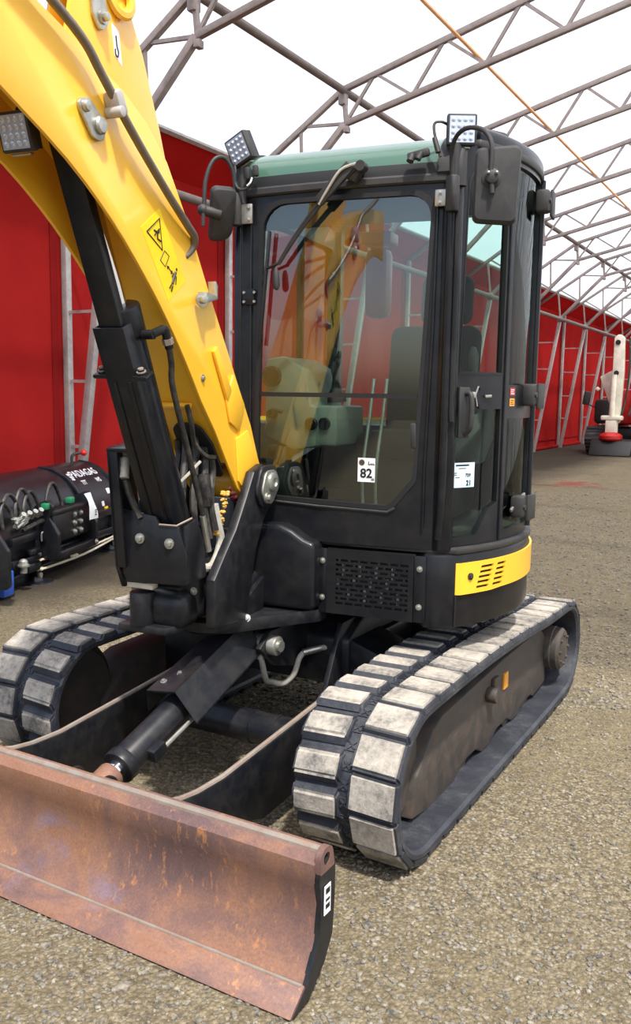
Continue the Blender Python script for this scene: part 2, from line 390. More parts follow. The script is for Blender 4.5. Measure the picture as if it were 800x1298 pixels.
def stone_mat():
    m, nt, bs = nmat('gravel_stone')
    nt.links.new(ramp(nt, noise(nt, 45, 2), [(0.32, srgb(72, 70, 66)), (0.46, srgb(104, 99, 88)), (0.58, srgb(126, 119, 104)), (0.76, srgb(152, 145, 130))]), bs.inputs['Base Color'])
    bs.inputs['Roughness'].default_value = 0.85; return m
M['stone'] = stone_mat()
def led_mat():
    m, nt, bs = nmat('led_lamp_reflector')
    bs.inputs['Base Color'].default_value = srgb(200, 206, 222); bs.inputs['Metallic'].default_value = 0.6; bs.inputs['Roughness'].default_value = 0.25; return m
M['led'] = led_mat()

# ------------------------------------------------------------------ the setting: ground and tent
Y0, Y1 = -0.9, 48.0               # the tent runs along +Y, its near end is open
XW, XR, XRIDGE = -5.78, 7.78, 1.0
def ground():
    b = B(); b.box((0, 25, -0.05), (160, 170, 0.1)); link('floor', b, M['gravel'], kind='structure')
ground()
KN_O, KN_I = (-3.82, 5.72), (-3.78, 5.28)        # upper knee of outer / inner chord
def zo(x): return 4.47+0.66*(x+5.75) if x < KN_O[0] else KN_O[1]+0.262*(x-KN_O[0])
def zi(x): return 4.07+1.0*(x+5.0) if x < KN_I[0] else KN_I[1]+0.228*(x-KN_I[0])
def tent_shell():
    def sheet(name, prof, mat, ya=Y0, yb=Y1, th=0.012):
        b = B()
        b.prism(prof+[(p[0]+(th if p[0] < XRIDGE else -th)*(1 if abs(p[0]) > 5.6 else 0), p[1]-(0 if abs(p[0]) > 5.6 else th)) for p in reversed(prof)], 'y', ya, yb)
        return link(name, b, mat, kind='structure')
    xb = -5.22
    wl = sheet('wall_left', [(XW, 0.0), (XW, 4.52), (xb, zo(xb)+0.08)], M['redfab'])
    mir = lambda x: 2*XRIDGE-x
    sheet('wall_right', [(mir(XW), 0.0), (mir(XW), 4.52), (mir(xb), zo(xb)+0.08)], M['membrane'])
    zt = lambda x: zo(x)+0.08
    sheet('ceiling', [(xb, zt(xb)), (KN_O[0], zt(KN_O[0])), (XRIDGE, zt(XRIDGE)), (mir(KN_O[0]), zt(KN_O[0])), (mir(xb), zt(xb))], M['membrane'])
    b = B(); b.prism([(XW, 0), (XW, 4.5), (KN_O[0], zt(KN_O[0])), (XRIDGE, zt(XRIDGE)), (mir(KN_O[0]), zt(KN_O[0])), (mir(XW), 4.5), (mir(XW), 0)], 'y', Y1, Y1+0.02)
    link('wall_back', b, M['redfab'], kind='structure')
    for y in [Y0+0.02]+[3.87+3.25*k+d for k in range(-1, 13) for d in (-0.14,)]:
        b = B(); b.box((XW+0.02, y, 2.2), (0.012, 0.10, 4.4)); link('seam', b, M['redseam'], wl)
    b = B(); b.box((XW+0.025, (Y0+Y1)/2, 0.30), (0.014, Y1-Y0, 0.03)); b.box((XW+0.06, (Y0+Y1)/2, 0.05), (0.10, Y1-Y0, 0.1), bev=0.03)
    link('skirt', b, M['redseam'], wl)
    b = B(); b.prism([(xb-0.02, zt(xb)-0.03), (xb+0.03, zt(xb)+0.0), (xb+0.03, zt(xb)-0.03), (xb-0.02, zt(xb)-0.06)], 'y', Y0, Y1); link('hem', b, M['galv'], wl)
tent_shell()
def truss(y, k, rich):
    t = bpy.data.objects.new('roof_truss', None); COL.objects.link(t); t.location = (XW, y, 0); t['kind'] = 'structure'
    off = Matrix.Translation((-XW, -y, 0))
    def put(name, b, m=M['truss']): return link(name, b.mesh(off), m, t)
    P = lambda x, z: (x, y, z)
    xo = -5.70
    b = B(); b.bar(P(xo, 0), P(xo, 4.5), 0.085, 0.085, (0, 1, 0), 0.01); put('outer_post', b, M['galv'])
    b = B(); b.bar(P(-5.62, 0), P(-5.0, 4.07), 0.10, 0.085, (0, 1, 0), 0.01); put('inner_post', b, M['galv'])
    b = B(); b.bar(P(xo, zo(xo)), P(*KN_O), 0.075, 0.075, (0, 1, 0), 0.01); put('outer_chord', b)
    b = B(); b.bar(P(*KN_O), P(XRIDGE, zo(XRIDGE)), 0.075, 0.075, (0, 1, 0), 0.01); put('outer_chord', b)
    b = B(); b.bar(P(-5.0, 4.07), P(*KN_I), 0.085, 0.085, (0, 1, 0), 0.01); put('inner_chord', b)
    b = B(); b.bar(P(*KN_I), P(XRIDGE, zi(XRIDGE)), 0.075, 0.075, (0, 1, 0), 0.01); put('inner_chord', b)
    b = B(); b.box(P(-5.0, 4.07), (0.16, 0.13, 0.16), bev=0.02); put('knee_plate', b)
    b = B(); b.bar(P(KN_O[0]+0.01, 5.68), P(KN_I[0]+0.02, 5.22), 0.06, 0.05, (0, 1, 0), 0.008); b.box(P(-3.82, 5.60), (0.10, 0.12, 0.16), bev=0.015)
    b.box(P(-3.76, 5.20), (0.07, 0.10, 0.08), bev=0.01); put('knee_link', b)
    for z in (1.0, 1.77, 2.57, 3.37):
        b = B(); b.bar(P(xo, z), P(-5.62+0.62*z/4.07, z), 0.035, 0.035, (0, 1, 0)); put('rung', b, M['galv'])
    web = []
    for xa in (-4.45,):
        web += [((-5.0, 4.1), (-5.1, zo(-5.1))), ((-5.05, zo(-5.05)), (-4.48, zi(-4.48))), ((-4.45, zi(-4.45)), (-4.48, zo(-4.48))), ((-4.45, zo(-4.45)), (KN_I[0], KN_I[1]))]
    n = 0; x = KN_I[0]
    while x+0.485 < XRIDGE:
        web += [((x, zi(x)), (x+0.42, zo(x+0.42)))]
        if x+0.97 < XRIDGE: web += [((x+0.44, zo(x+0.44)), (x+0.97, zi(x+0.97)))]
        x += 0.97
    for (a, c) in web:
        b = B(); b.bar(P(*a), P(*c), 0.038, 0.038, (0, 1, 0)); put('web', b)
    mx = lambda q: (2*XRIDGE-q[0], q[1])
    b = B()                                              # the far slope of the truss, seen only in reflections
    for a, c in (((xo, 0), (xo, 4.5)), ((-5.62, 0), (-5.0, 4.07)), ((xo, zo(xo)), KN_O), (KN_O, (XRIDGE, zo(XRIDGE))), ((-5.0, 4.07), KN_I), (KN_I, (XRIDGE, zi(XRIDGE)))):
        b.bar(P(*mx(a)), P(*mx(c)), 0.08, 0.08, (0, 1, 0))
    put('right_frame', b)
for k in range(-1, 13): truss(3.87+3.25*k, k, True)
for nm, x, z, r in (('eave_purlin', -4.93, 4.05, 0.055), ('knee_purlin', -3.80, 5.70, 0.05)):
    b = B(); b.cyl((x, 0.3, z), (x, Y1-0.2, z), r, n=12); link(nm, b, M['purlin'], kind='structure')
b = B(); b.cyl((-1.97, 0.6, 5.86), (-1.97, Y1-0.3, 5.86), 0.022, n=6)
tag(link('cord', b, M['orange']), 'thin orange cord strung along the white roof through the trusses', 'cord')
def stones():
    """loose gravel near the machine: far too many to count"""
    rnd = random.Random(3); vs, fs = [], []
    t = bmesh.new(); bmesh.ops.create_icosphere(t, subdivisions=1, radius=1)
    bv = [v.co.copy() for v in t.verts]; bf = [[v.index for v in f.verts] for f in t.faces]; t.free()
    fw = Vector((-sin(YAW), cos(YAW))); r = Vector((cos(YAW), sin(YAW)))
    for i in range(46000):
        d = 1.3+3.6*rnd.random()**1.3 if i < 26000 else 4.5+11*rnd.random()**1.4
        l = (rnd.random()*2-1)*(0.42*d+0.25)
        x, y = CAM.x+fw.x*d+r.x*l, CAM.y+fw.y*d+r.y*l
        s = 0.0028+0.0075*rnd.random()**2.2
        if i >= 26000: s *= 1.2+0.08*d
        if rnd.random() < 0.012: s *= 1.7
        if x < -2.6: continue
        if x*1.0+0.35*y < -0.9 and rnd.random() < 0.7: continue
        a = rnd.random()*6.3; ca, sa = cos(a), sin(a)
        sx, sy, sz = s*rnd.uniform(0.8, 1.5), s*rnd.uniform(0.7, 1.1), s*rnd.uniform(0.45, 0.8)
        o = len(vs)
        for v in bv:
            q = 1+0.25*(rnd.random()-0.5); vx, vy, vz = v.x*sx*q, v.y*sy*q, v.z*sz*q
            vs.append((x+vx*ca-vy*sa, y+vx*sa+vy*ca, sz*0.25+vz))
        fs += [[o+k for k in f] for f in bf]
    me = bpy.data.meshes.new('gravel'); me.from_pydata(vs, [], fs)
    o = link('gravel', me, M['stone'], kind='stuff'); tag(o, 'loose grey gravel stones scattered over the packed ground', 'gravel')
stones()

# ================================================================== the excavator
EXC = thing('mini_excavator', 'yellow and black mini excavator with closed cab and rusty dozer blade in the foreground', 'excavator')
def part(name, b, mat, parent=None, label=None, up=True, ang=35, kind=None):
    return link(name, b.mesh(UP if up else None, ang), mat, parent or EXC, label, kind)

# ---------------------------------------------------------------- rubber tracks
def track_path():
    """closed outer path in (y, z), front idler at -y, rear sprocket at +y; straight runs with a little sag"""
    f, r = ((-0.99, 0.298), 0.298), ((0.975, 0.285), 0.272)
    P = []
    for k in range(25):                                     # front arc from bottom to top
        a = -pi/2-pi*k/24; P.append((f[0][0]+f[1]*cos(a), f[0][1]+f[1]*sin(a)))
    for k in range(1, 14):
        t = k/14; y = f[0][0]+(r[0][0]-f[0][0])*t
        z = (f[0][1]+f[1])*(1-t)+(r[0][1]+r[1])*t; z += 0.022*math.sin(pi*min(1, t*1.25)) ; P.append((y, z))
    for k in range(23):
        a = pi/2-pi*0.93*k/22; P.append((r[0][0]+r[1]*cos(a), r[0][1]+r[1]*sin(a)))
    y0 = P[-1][0]
    for k in range(1, 14):
        t = k/14; y = y0+(-0.99-y0)*t; P.append((y, P[-1][1]*0.55 if t < 0.4 else 0.0))
    # resample evenly
    n = 160; L = [0]
    Q = P+[P[0]]
    for a, b in zip(Q, Q[1:]): L.append(L[-1]+math.dist(a, b))
    out = []; j = 0
    for i in range(n):
        s = L[-1]*i/n
        while L[j+1] < s: j += 1
        t = (s-L[j])/(L[j+1]-L[j]); out.append((Q[j][0]+(Q[j+1][0]-Q[j][0])*t, Q[j][1]+(Q[j+1][1]-Q[j][1])*t))
    return out, L[-1]
TP, TL = track_path()
def tframe(i):
    i = i % 160; i0 = int(math.floor(i)); fr = i-i0
    p = Vector(TP[i0]).lerp(Vector(TP[(i0+1) % 160]), fr)
    a, b = Vector(TP[(i0-2) % 160]), Vector(TP[(i0+3) % 160]); t = (b-a).normalized()
    return p, t, Vector((-t.y, t.x))      # outward normal: path runs bottom->front->top->rear
LUG = 0.024
def make_track(side):
    xs = (0.58, 0.98) if side > 0 else (-0.98, -0.58)
    xc = sum(xs)/2
    b = B(); t = bmesh.new(); rings = []
    th = 0.034
    for i in range(160):
        p, tt, n = tframe(i)
        o, q = p-n*LUG, p-n*(LUG+th)
        prof = [(xs[0]+0.012, q), (xs[0], q+n*0.012), (xs[0], o-n*0.006), (xs[0]+0.008, o), (xc-0.03, o), (xc+0.03, o), (xs[1]-0.008, o), (xs[1], o-n*0.006), (xs[1], q+n*0.012), (xs[1]-0.012, q)]
        rings.append([t.verts.new((x, c[0], c[1])) for x, c in prof])
    for i in range(160):
        A, C = rings[i], rings[(i+1) % 160]
        for j in range(len(A)):
            k = (j+1) % len(A); t.faces.new((A[j], A[k], C[k], C[j]))
    bmesh.ops.recalc_face_normals(t, faces=t.faces); b._in(t)
    belt = part('rubber_track', b, M['rubber'], up=False, label='dusty rubber track on the cab-door side' if side > 0 else 'dusty rubber track on the far side under the boom')
    def lugmesh(w, L1, L2, skew):
        bb = B(); tt = bmesh.new(); h = LUG+0.004
        def rect(l, ww, z): return [tt.verts.new((x, y+skew*x, z)) for x, y in ((-ww/2, -l/2), (ww/2, -l/2), (ww/2, l/2), (-ww/2, l/2))]
        A, C = rect(L1, w, -0.004), rect(L2, w-0.012, h-0.004)
        tt.faces.new(A[::-1]); f = tt.faces.new(C)
        for i in range(4): tt.faces.new((A[i], A[(i+1) % 4], C[(i+1) % 4], C[i]))
        es = list(tt.edges); bmesh.ops.bevel(tt, geom=[e for e in es if all(v in C for v in e.verts) or (e.verts[0] in C) != (e.verts[1] in C)], offset=0.009, segments=2, affect='EDGES')
        bb._in(tt)
        h = LUG+0.004; me = bb.mesh(None, 30); me.materials.append(M['tread']); me.materials.append(M['rubber'])
        for p in me.polygons: p.material_index = 0 if p.center.z > h-0.004-0.0075 else 1
        return me
    iw = lugmesh(0.186, 0.120, 0.074, 0.05*side); ow = lugmesh(0.186, 0.143, 0.126, -0.03*side)
    NL = 40
    for k in range(NL):
        for col, me, ph in ((0, iw, 0.0), (1, ow, 0.5)):
            i = (k+ph)*160/NL; p, t_, n = tframe(i)
            x = side*((0.58+0.091) if col == 0 else (0.98-0.091))
            q = p-n*LUG
            o = link('tread_block', me, None, belt)
            m = Matrix(((1, 0, 0), (0, t_.x, n.x), (0, t_.y, n.y))).to_4x4()
            if (m.to_3x3()).determinant() < 0: m = Matrix(((-1, 0, 0), (0, t_.x, n.x), (0, t_.y, n.y))).to_4x4()
            m.translation = (x, q.x, q.y); o.matrix_basis = m
    b = B()                                              # little crossed pads on the centre strip
    for k in range(2*NL):
        p, t_, n = tframe((k+0.25)*160/(2*NL)); q = p-n*LUG
        for a in (-1, 1):
            d = Vector((0, t_.x, t_.y))*0.013; e = Vector((0.013*a, 0, 0)); c = Vector((xc, q.x, q.y))+Vector((0, n.x, n.y))*0.004
            b.bar(c-d-e, c+d+e, 0.006, 0.01, (0, n.x, n.y))
        c = Vector((xc, q.x, q.y))
        b.box(c, (0.05, 0.040, 0.008), rot=Matrix(((1, 0, 0), (0, t_.x, n.x), (0, t_.y, n.y))).to_4x4())
    part('centre_pads', b, M['rubber'], belt, up=False, kind='stuff')
    # inside: frame, idler, sprocket, rollers
    b = B(); fx0, fx1 = (0.66, 0.87) if side > 0 else (-0.87, -0.66)
    if side < 0: fx0, fx1 = -0.90, -0.69
    b.prism([(-0.885, 0.075), (-0.845, 0.23), (-0.70, 0.36), (-0.60, 0.395), (0.18, 0.425), (0.80, 0.43), (0.90, 0.36), (0.93, 0.10), (0.72, 0.075), (0.66, 0.10), (0.52, 0.10), (0.44, 0.065), (0.34, 0.065), (0.26, 0.10), (0.10, 0.10), (0.02, 0.060), (-0.10, 0.060), (-0.18, 0.10), (-0.36, 0.10), (-0.44, 0.055), (-0.72, 0.050)], 'x', fx0, fx1, bev=0.012)
    fr = part('track_frame', b, M['brown'], up=False)
    xo = fx1 if side > 0 else fx0
    s = side
    b = B(); b.box((xo+0.004*s, 0.19, 0.315), (0.008, 0.06, 0.075)); part('reflector', b, M['amber'], fr, 'small amber reflector', up=False)
    b = B(); b.cyl((xo, -0.06, 0.32), (xo+0.05*s, -0.06, 0.32), 0.035, n=14, bev=0.006); b.box((xo+0.01*s, 0.02, 0.33), (0.02, 0.07, 0.10), bev=0.006); part('grease_port', b, M['brown'], fr, up=False)
    b = B(); b.lathe([(0.02, -0.06), (0.2, -0.06), (0.235, -0.03), (0.235, 0.03), (0.2, 0.06), (0.02, 0.06)], (s*0.78, -0.99, 0.298), (1, 0, 0), 36)
    part('idler_wheel', b, M['brown'], up=False)
    b = B(); b.lathe([(0.02, -0.08), (0.19, -0.08), (0.19, 0.02), (0.12, 0.02), (0.12, 0.12), (0.10, 0.14), (0.02, 0.14)], (s*0.78, 0.975, 0.285), (s, 0, 0), 30)
    for k in range(11):
        a = 2*pi*k/11; b.box((s*0.78-s*0.02, 0.975+0.20*cos(a), 0.285+0.20*sin(a)), (0.04, 0.05, 0.05), rot=(deg(a), 0, 0), bev=0.008)
    dm = part('drive_sprocket', b, M['brown'], up=False)
    b = B(); b.lathe([(0.115, 0.0), (0.115, 0.135), (0.10, 0.15), (0.06, 0.152), (0.03, 0.158)], (s*0.80, 0.975, 0.285), (s, 0, 0), 26)
    for k in range(8): b.hexbolt((s*0.948, 0.975+0.08*cos(k*pi/4), 0.285+0.08*sin(k*pi/4)), (s, 0, 0), 0.009, 0.012)
    part('hub', b, M['brown'], dm, up=False)
    for y in (-0.66, -0.32, 0.05, 0.30, 0.60):
        b = B(); b.lathe([(0.02, -0.075), (0.085, -0.075), (0.085, -0.04), (0.06, -0.035), (0.06, 0.035), (0.085, 0.04), (0.085, 0.075), (0.02, 0.075)], (s*0.775, y, 0.135), (1, 0, 0), 22)
        part('track_roller', b, M['brown'], up=False)
for sd in (1, -1): make_track(sd)

# ---------------------------------------------------------------- undercarriage centre
def undercarriage():
    b = B()
    b.box((0, 0.02, 0.50), (0.78, 0.86, 0.14), bev=0.03)
    b.prism([(-0.44, 0.36), (-0.44, 0.58), (-0.30, 0.66), (0.40, 0.66), (0.40, 0.36)], 'x', -0.36, 0.36, bev=0.02)
    for s in (-1, 1):
        b.prism([(s*0.30, 0.60), (s*0.70, 0.46), (s*0.70, 0.24), (s*0.30, 0.34)], 'y', -0.42, -0.12, bev=0.015)
        b.prism([(s*0.30, 0.60), (s*0.70, 0.46), (s*0.70, 0.24), (s*0.30, 0.34)], 'y', 0.20, 0.50, bev=0.015)
    fr = part('undercarriage_frame', b, M['black2'], up=False)
    b = B(); b.prism([(-0.62, 0.30), (-0.44, 0.655), (-0.20, 0.66), (-0.30, 0.30)], 'x', 0.30, 0.325, bev=0.004); part('gusset', b, M['black2'], fr, up=False)
    b = B(); b.prism([(-0.62, 0.30), (-0.44, 0.655), (-0.20, 0.66), (-0.30, 0.30)], 'x', -0.325, -0.30, bev=0.004); part('gusset', b, M['black2'], fr, up=False)
    for x in (-0.11, 0.13):
        b = B(); b.prism([(-0.82, 0.60), (-0.74, 0.66), (-0.40, 0.66), (-0.40, 0.42), (-0.70, 0.50)], 'x', x-0.013, x+0.013, bev=0.004); part('cylinder_ear', b, M['black2'], fr, up=False)
    b = B(); b.cyl((-0.15, -0.735, 0.60), (0.18, -0.735, 0.60), 0.042, n=18, bev=0.004); b.cyl((0.18, -0.735, 0.60), (0.195, -0.735, 0.60), 0.024, n=14); part('cylinder_pin', b, M['zinc'], fr, up=False)
    b = B(); b.lathe([(0.40, 0.0), (0.42, 0.02), (0.42, 0.05), (0.36, 0.06)], (0, 0, 0.655), (0, 0, 1), 48); part('slew_ring', b, M['black2'], up=False)
undercarriage()
def blade():
    # front face curve then back, in (y, z)
    front = [(-1.735, 0.402), (-1.772, 0.398), (-1.805, 0.375), (-1.808, 0.345), (-1.795, 0.30), (-1.785, 0.25), (-1.788, 0.20), (-1.803, 0.15), (-1.828, 0.10), (-1.862, 0.058), (-1.870, 0.052), (-1.935, 0.006)]
    back = [(-1.915, 0.004), (-1.845, 0.03), (-1.79, 0.09), (-1.755, 0.16), (-1.742, 0.25), (-1.735, 0.33)]
    b = B(); b.prism(front[:-1]+[(-1.852, 0.040)]+back[2:], 'x', -0.975, 0.975)
    bl = part('dozer_blade', b, M['rust'], up=False, label='worn rusty dozer blade', ang=28)
    b = B(); b.prism([(-1.866, 0.062), (-1.942, 0.008), (-1.930, 0.0), (-1.852, 0.036)], 'x', -0.985, 0.985, bev=0.003); part('cutting_edge', b, M['rust'], bl, up=False)
    b = B(); b.tube([(-0.978, -1.868, 0.058), (-0.3, -1.8685, 0.058), (0.3, -1.868, 0.0575), (0.978, -1.868, 0.058)], 0.0055, 8); part('weld_seam', b, M['edge'], bl, 'pale scraped weld line', up=False)
    b = B(); b.tube([(-0.975, -1.762, 0.398), (0.975, -1.762, 0.398)], 0.013, 10); part('top_lip', b, M['edge'], bl, 'scraped bright top lip', up=False)
    for s in (-1, 1):
        e = [(-1.74, 0.385), (-1.795, 0.365), (-1.803, 0.33), (-1.785, 0.25), (-1.800, 0.15), (-1.86, 0.055), (-1.93, 0.006), (-1.85, 0.012), (-1.765, 0.075), (-1.722, 0.14), (-1.712, 0.25), (-1.712, 0.365)]
        b = B(); b.prism(e, 'x', s*0.972, s*0.99); ep = part('end_plate', b, M['black2'], bl, 'black end plate of the blade', up=False)
        b = B()
        lug = roundpoly([(-1.80, 0.345), (-1.80, 0.415), (-1.735, 0.415), (-1.72, 0.345)], [0.005, 0.03, 0.03, 0.005], 5)
        hole = roundpoly([(-1.783, 0.365), (-1.783, 0.40), (-1.748, 0.40), (-1.748, 0.365)], 0.0174, 5)
        b.ring(lug, hole, lambda y, z, d: (s*(0.972+d), y, z), 0.02); part('lifting_eye', b, M['rust'], bl, up=False)
    b = B(); b.box((0.9935, -1.762, 0.262), (0.002, 0.035, 0.085)); st = part('label', b, M['white'], bl, 'white warning label', up=False)
    for z, h in ((0.288, 0.022), (0.262, 0.010), (0.243, 0.018)):
        b = B(); b.box((0.9952, -1.762, z), (0.001, 0.022, h*0.7)); link('label_print', b.mesh(), M['ink'], bl)
undercarriage_blade = blade()
def blade_arms():
    for s in (-1, 1):
        x = 0.385*s
        poly = [(-0.50, 0.41), (-0.60, 0.415), (-1.0, 0.375), (-1.42, 0.335), (-1.56, 0.338), (-1.65, 0.35), (-1.74, 0.375), (-1.735, 0.15), (-1.60, 0.16), (-1.42, 0.165), (-1.18, 0.085), (-0.95, 0.10), (-0.62, 0.28), (-0.50, 0.30)]
        b = B(); b.prism(poly, 'x', x-0.016, x+0.016, bev=0.003); ar = part('blade_arm', b, M['black2'], up=False)
        b = B(); b.tube([(x, y, z+0.001) for y, z in poly[1:7]], 0.0105, 8); part('arm_edge', b, M['edge'], ar, 'scraped bright top edge of the blade arm', up=False)
        b = B(); b.cyl((x-0.05, -0.53, 0.355), (x+0.05, -0.53, 0.355), 0.055, n=20, bev=0.006); part('arm_pivot', b, M['black2'], ar, up=False)
    b = B(); b.cyl((-0.385, -0.80, 0.255), (0.385, -0.80, 0.255), 0.068, n=28)
    ct = part('cross_tube', b, M['black2'], up=False)
    for x in (-0.30, 0.10, 0.22):
        b = B(); b.cyl((x, -0.80, 0.255), (x+0.012, -0.80, 0.255), 0.0715, n=28); part('weld_ring', b, M['black2'], ct, up=False)
blade_arms()
def blade_cylinder():
    A, E = V(0.01, -0.735, 0.60), V(0.0, -1.66, 0.265); d = (E-A).normalized(); nrm = V(1, 0, 0).cross(d)
    if nrm.z < 0: nrm = -nrm
    b = B(); b.cyl(A+d*0.02, A+d*0.81, 0.058, n=26, bev=0.006); b.cyl(A+d*0.79, A+d*0.835, 0.066, n=26, bev=0.006)
    b.sphere(A, 0.062, (1, 1, 1)); b.cyl(A-V(0.07, 0, 0), A+V(0.07, 0, 0), 0.06, n=20)
    c = part('blade_cylinder', b, M['black2'], up=False)
    b = B(); b.cyl(A+d*0.82, A+d*0.87, 0.036, n=20); part('rod', b, M['chrome'], c, 'chrome rod', up=False)
    b = B(); b.cyl(A+d*0.86, A+d*0.95, 0.05, n=18, bev=0.008); b.cyl(E-V(0.05, 0, 0)-d*0.02, E+V(0.05, 0, 0)-d*0.02, 0.055, n=18, bev=0.006); part('rod_eye', b, M['rust'], c, 'rusty rod eye', up=False)
    for s in (-1, 1):
        b = B(); o = roundpoly([(-1.78, 0.14), (-1.78, 0.36), (-1.62, 0.35), (-1.57, 0.24), (-1.64, 0.14)], 0.03, 4); b.prism(o, 'x', s*0.075-0.011, s*0.075+0.011, bev=0.003); part('blade_lug', b, M['black2'], c, up=False)
    b = B(); o1 = A+d*0.70+V(0.062, 0, 0)-nrm*0.012
    b.bar(o1-d*0.035, o1+d*0.035, 0.055, 0.05, nrm, 0.005); part('port_block', b, M['black2'], c, up=False)
    b = B(); b.tube([A+d*0.66+V(0.075, 0, 0)-nrm*0.02, A+d*0.55+V(0.078, 0, 0)-nrm*0.02, A+d*0.40+V(0.08, 0, 0)-nrm*0.02], 0.009, 8); part('port_pipe', b, M['zinc'], c, up=False)
    # folded cover plate over the cylinder base
    b = B(); t = bmesh.new(); L0, L1 = 0.02, 0.52
    sec = [(-0.105, -0.045), (-0.085, 0.055), (0.045, 0.078), (0.105, -0.05)]
    vs = []
    for l, w in ((L0, 1.0), (L1, 1.12)):
        for th in (0, 0.008): vs.append([t.verts.new(A+d*l+V(1, 0, 0)*(q[0]*w)+nrm*(q[1]+0.03+th)) for q in sec])
    for i in range(3):
        t.faces.new((vs[1][i], vs[1][i+1], vs[3][i+1], vs[3][i])); t.faces.new((vs[0][i], vs[2][i], vs[2][i+1], vs[0][i+1]))
        for p, q in ((0, 1), (2, 3)): t.faces.new((vs[p][i], vs[q][i], vs[q][i+1], vs[p][i+1]))
    for i in (0, 3): t.faces.new((vs[0][i], vs[1][i], vs[3][i], vs[2][i]))
    bmesh.ops.recalc_face_normals(t, faces=t.faces); b._in(t)
    cv = part('cylinder_cover', b, M['black2'], up=False, ang=20)
    for l, xx in ((0.40, -0.02), (0.46, -0.055)):
        b = B(); b.hexbolt(A+d*l+V(xx, 0, 0)+nrm*(0.10+0.06*(xx+0.02)), nrm, 0.009, 0.012); part('bolt', b, M['zinc'], cv, up=False)
    b = B(); b.tube([(0.10, -0.75, 0.56), (0.10, -0.74, 0.52), (0.07, -0.66, 0.415), (0.06, -0.60, 0.385), (0.10, -0.56, 0.375), (0.14, -0.54, 0.42), (0.16, -0.52, 0.50), (0.20, -0.48, 0.525), (0.25, -0.42, 0.53)], 0.0125, 10, 5)
    h = part('blade_hose', b, M['greyhose'], label='pale grey sleeved hose', up=False)
    b = B(); b.cyl((0.17, -0.515, 0.515), (0.225, -0.455, 0.53), 0.016, n=12); part('hose_fitting', b, M['zinc'], h, up=False); b = B(); b.cyl((0.10, -0.755, 0.535), (0.10, -0.748, 0.575), 0.017, n=10); part('hose_fitting', b, M['zinc'], h, up=False)
blade_cylinder()

# ================================================================== upper structure (all in slewed coordinates)
RB = 0.968                                     # radius of the round body
RD = 0.950                                     # radius of the door skin
def arc(r, a0, a1, n): return [(r*cos(rad(a0+(a1-a0)*k/n)), r*sin(rad(a0+(a1-a0)*k/n))) for k in range(n+1)]
def fy(x): return -0.600-0.022*(1-((x-0.255)/0.445)**2)         # gently bowed cab front
def FM(x, z, d): return (x, fy(x)+d+0.0*z, z)
def SM(r): return lambda a, z, d: ((r-d)*cos(rad(a)), (r-d)*sin(rad(a)), z)
def lin(a, b, n): return [a+(b-a)*k/n for k in range(n+1)]

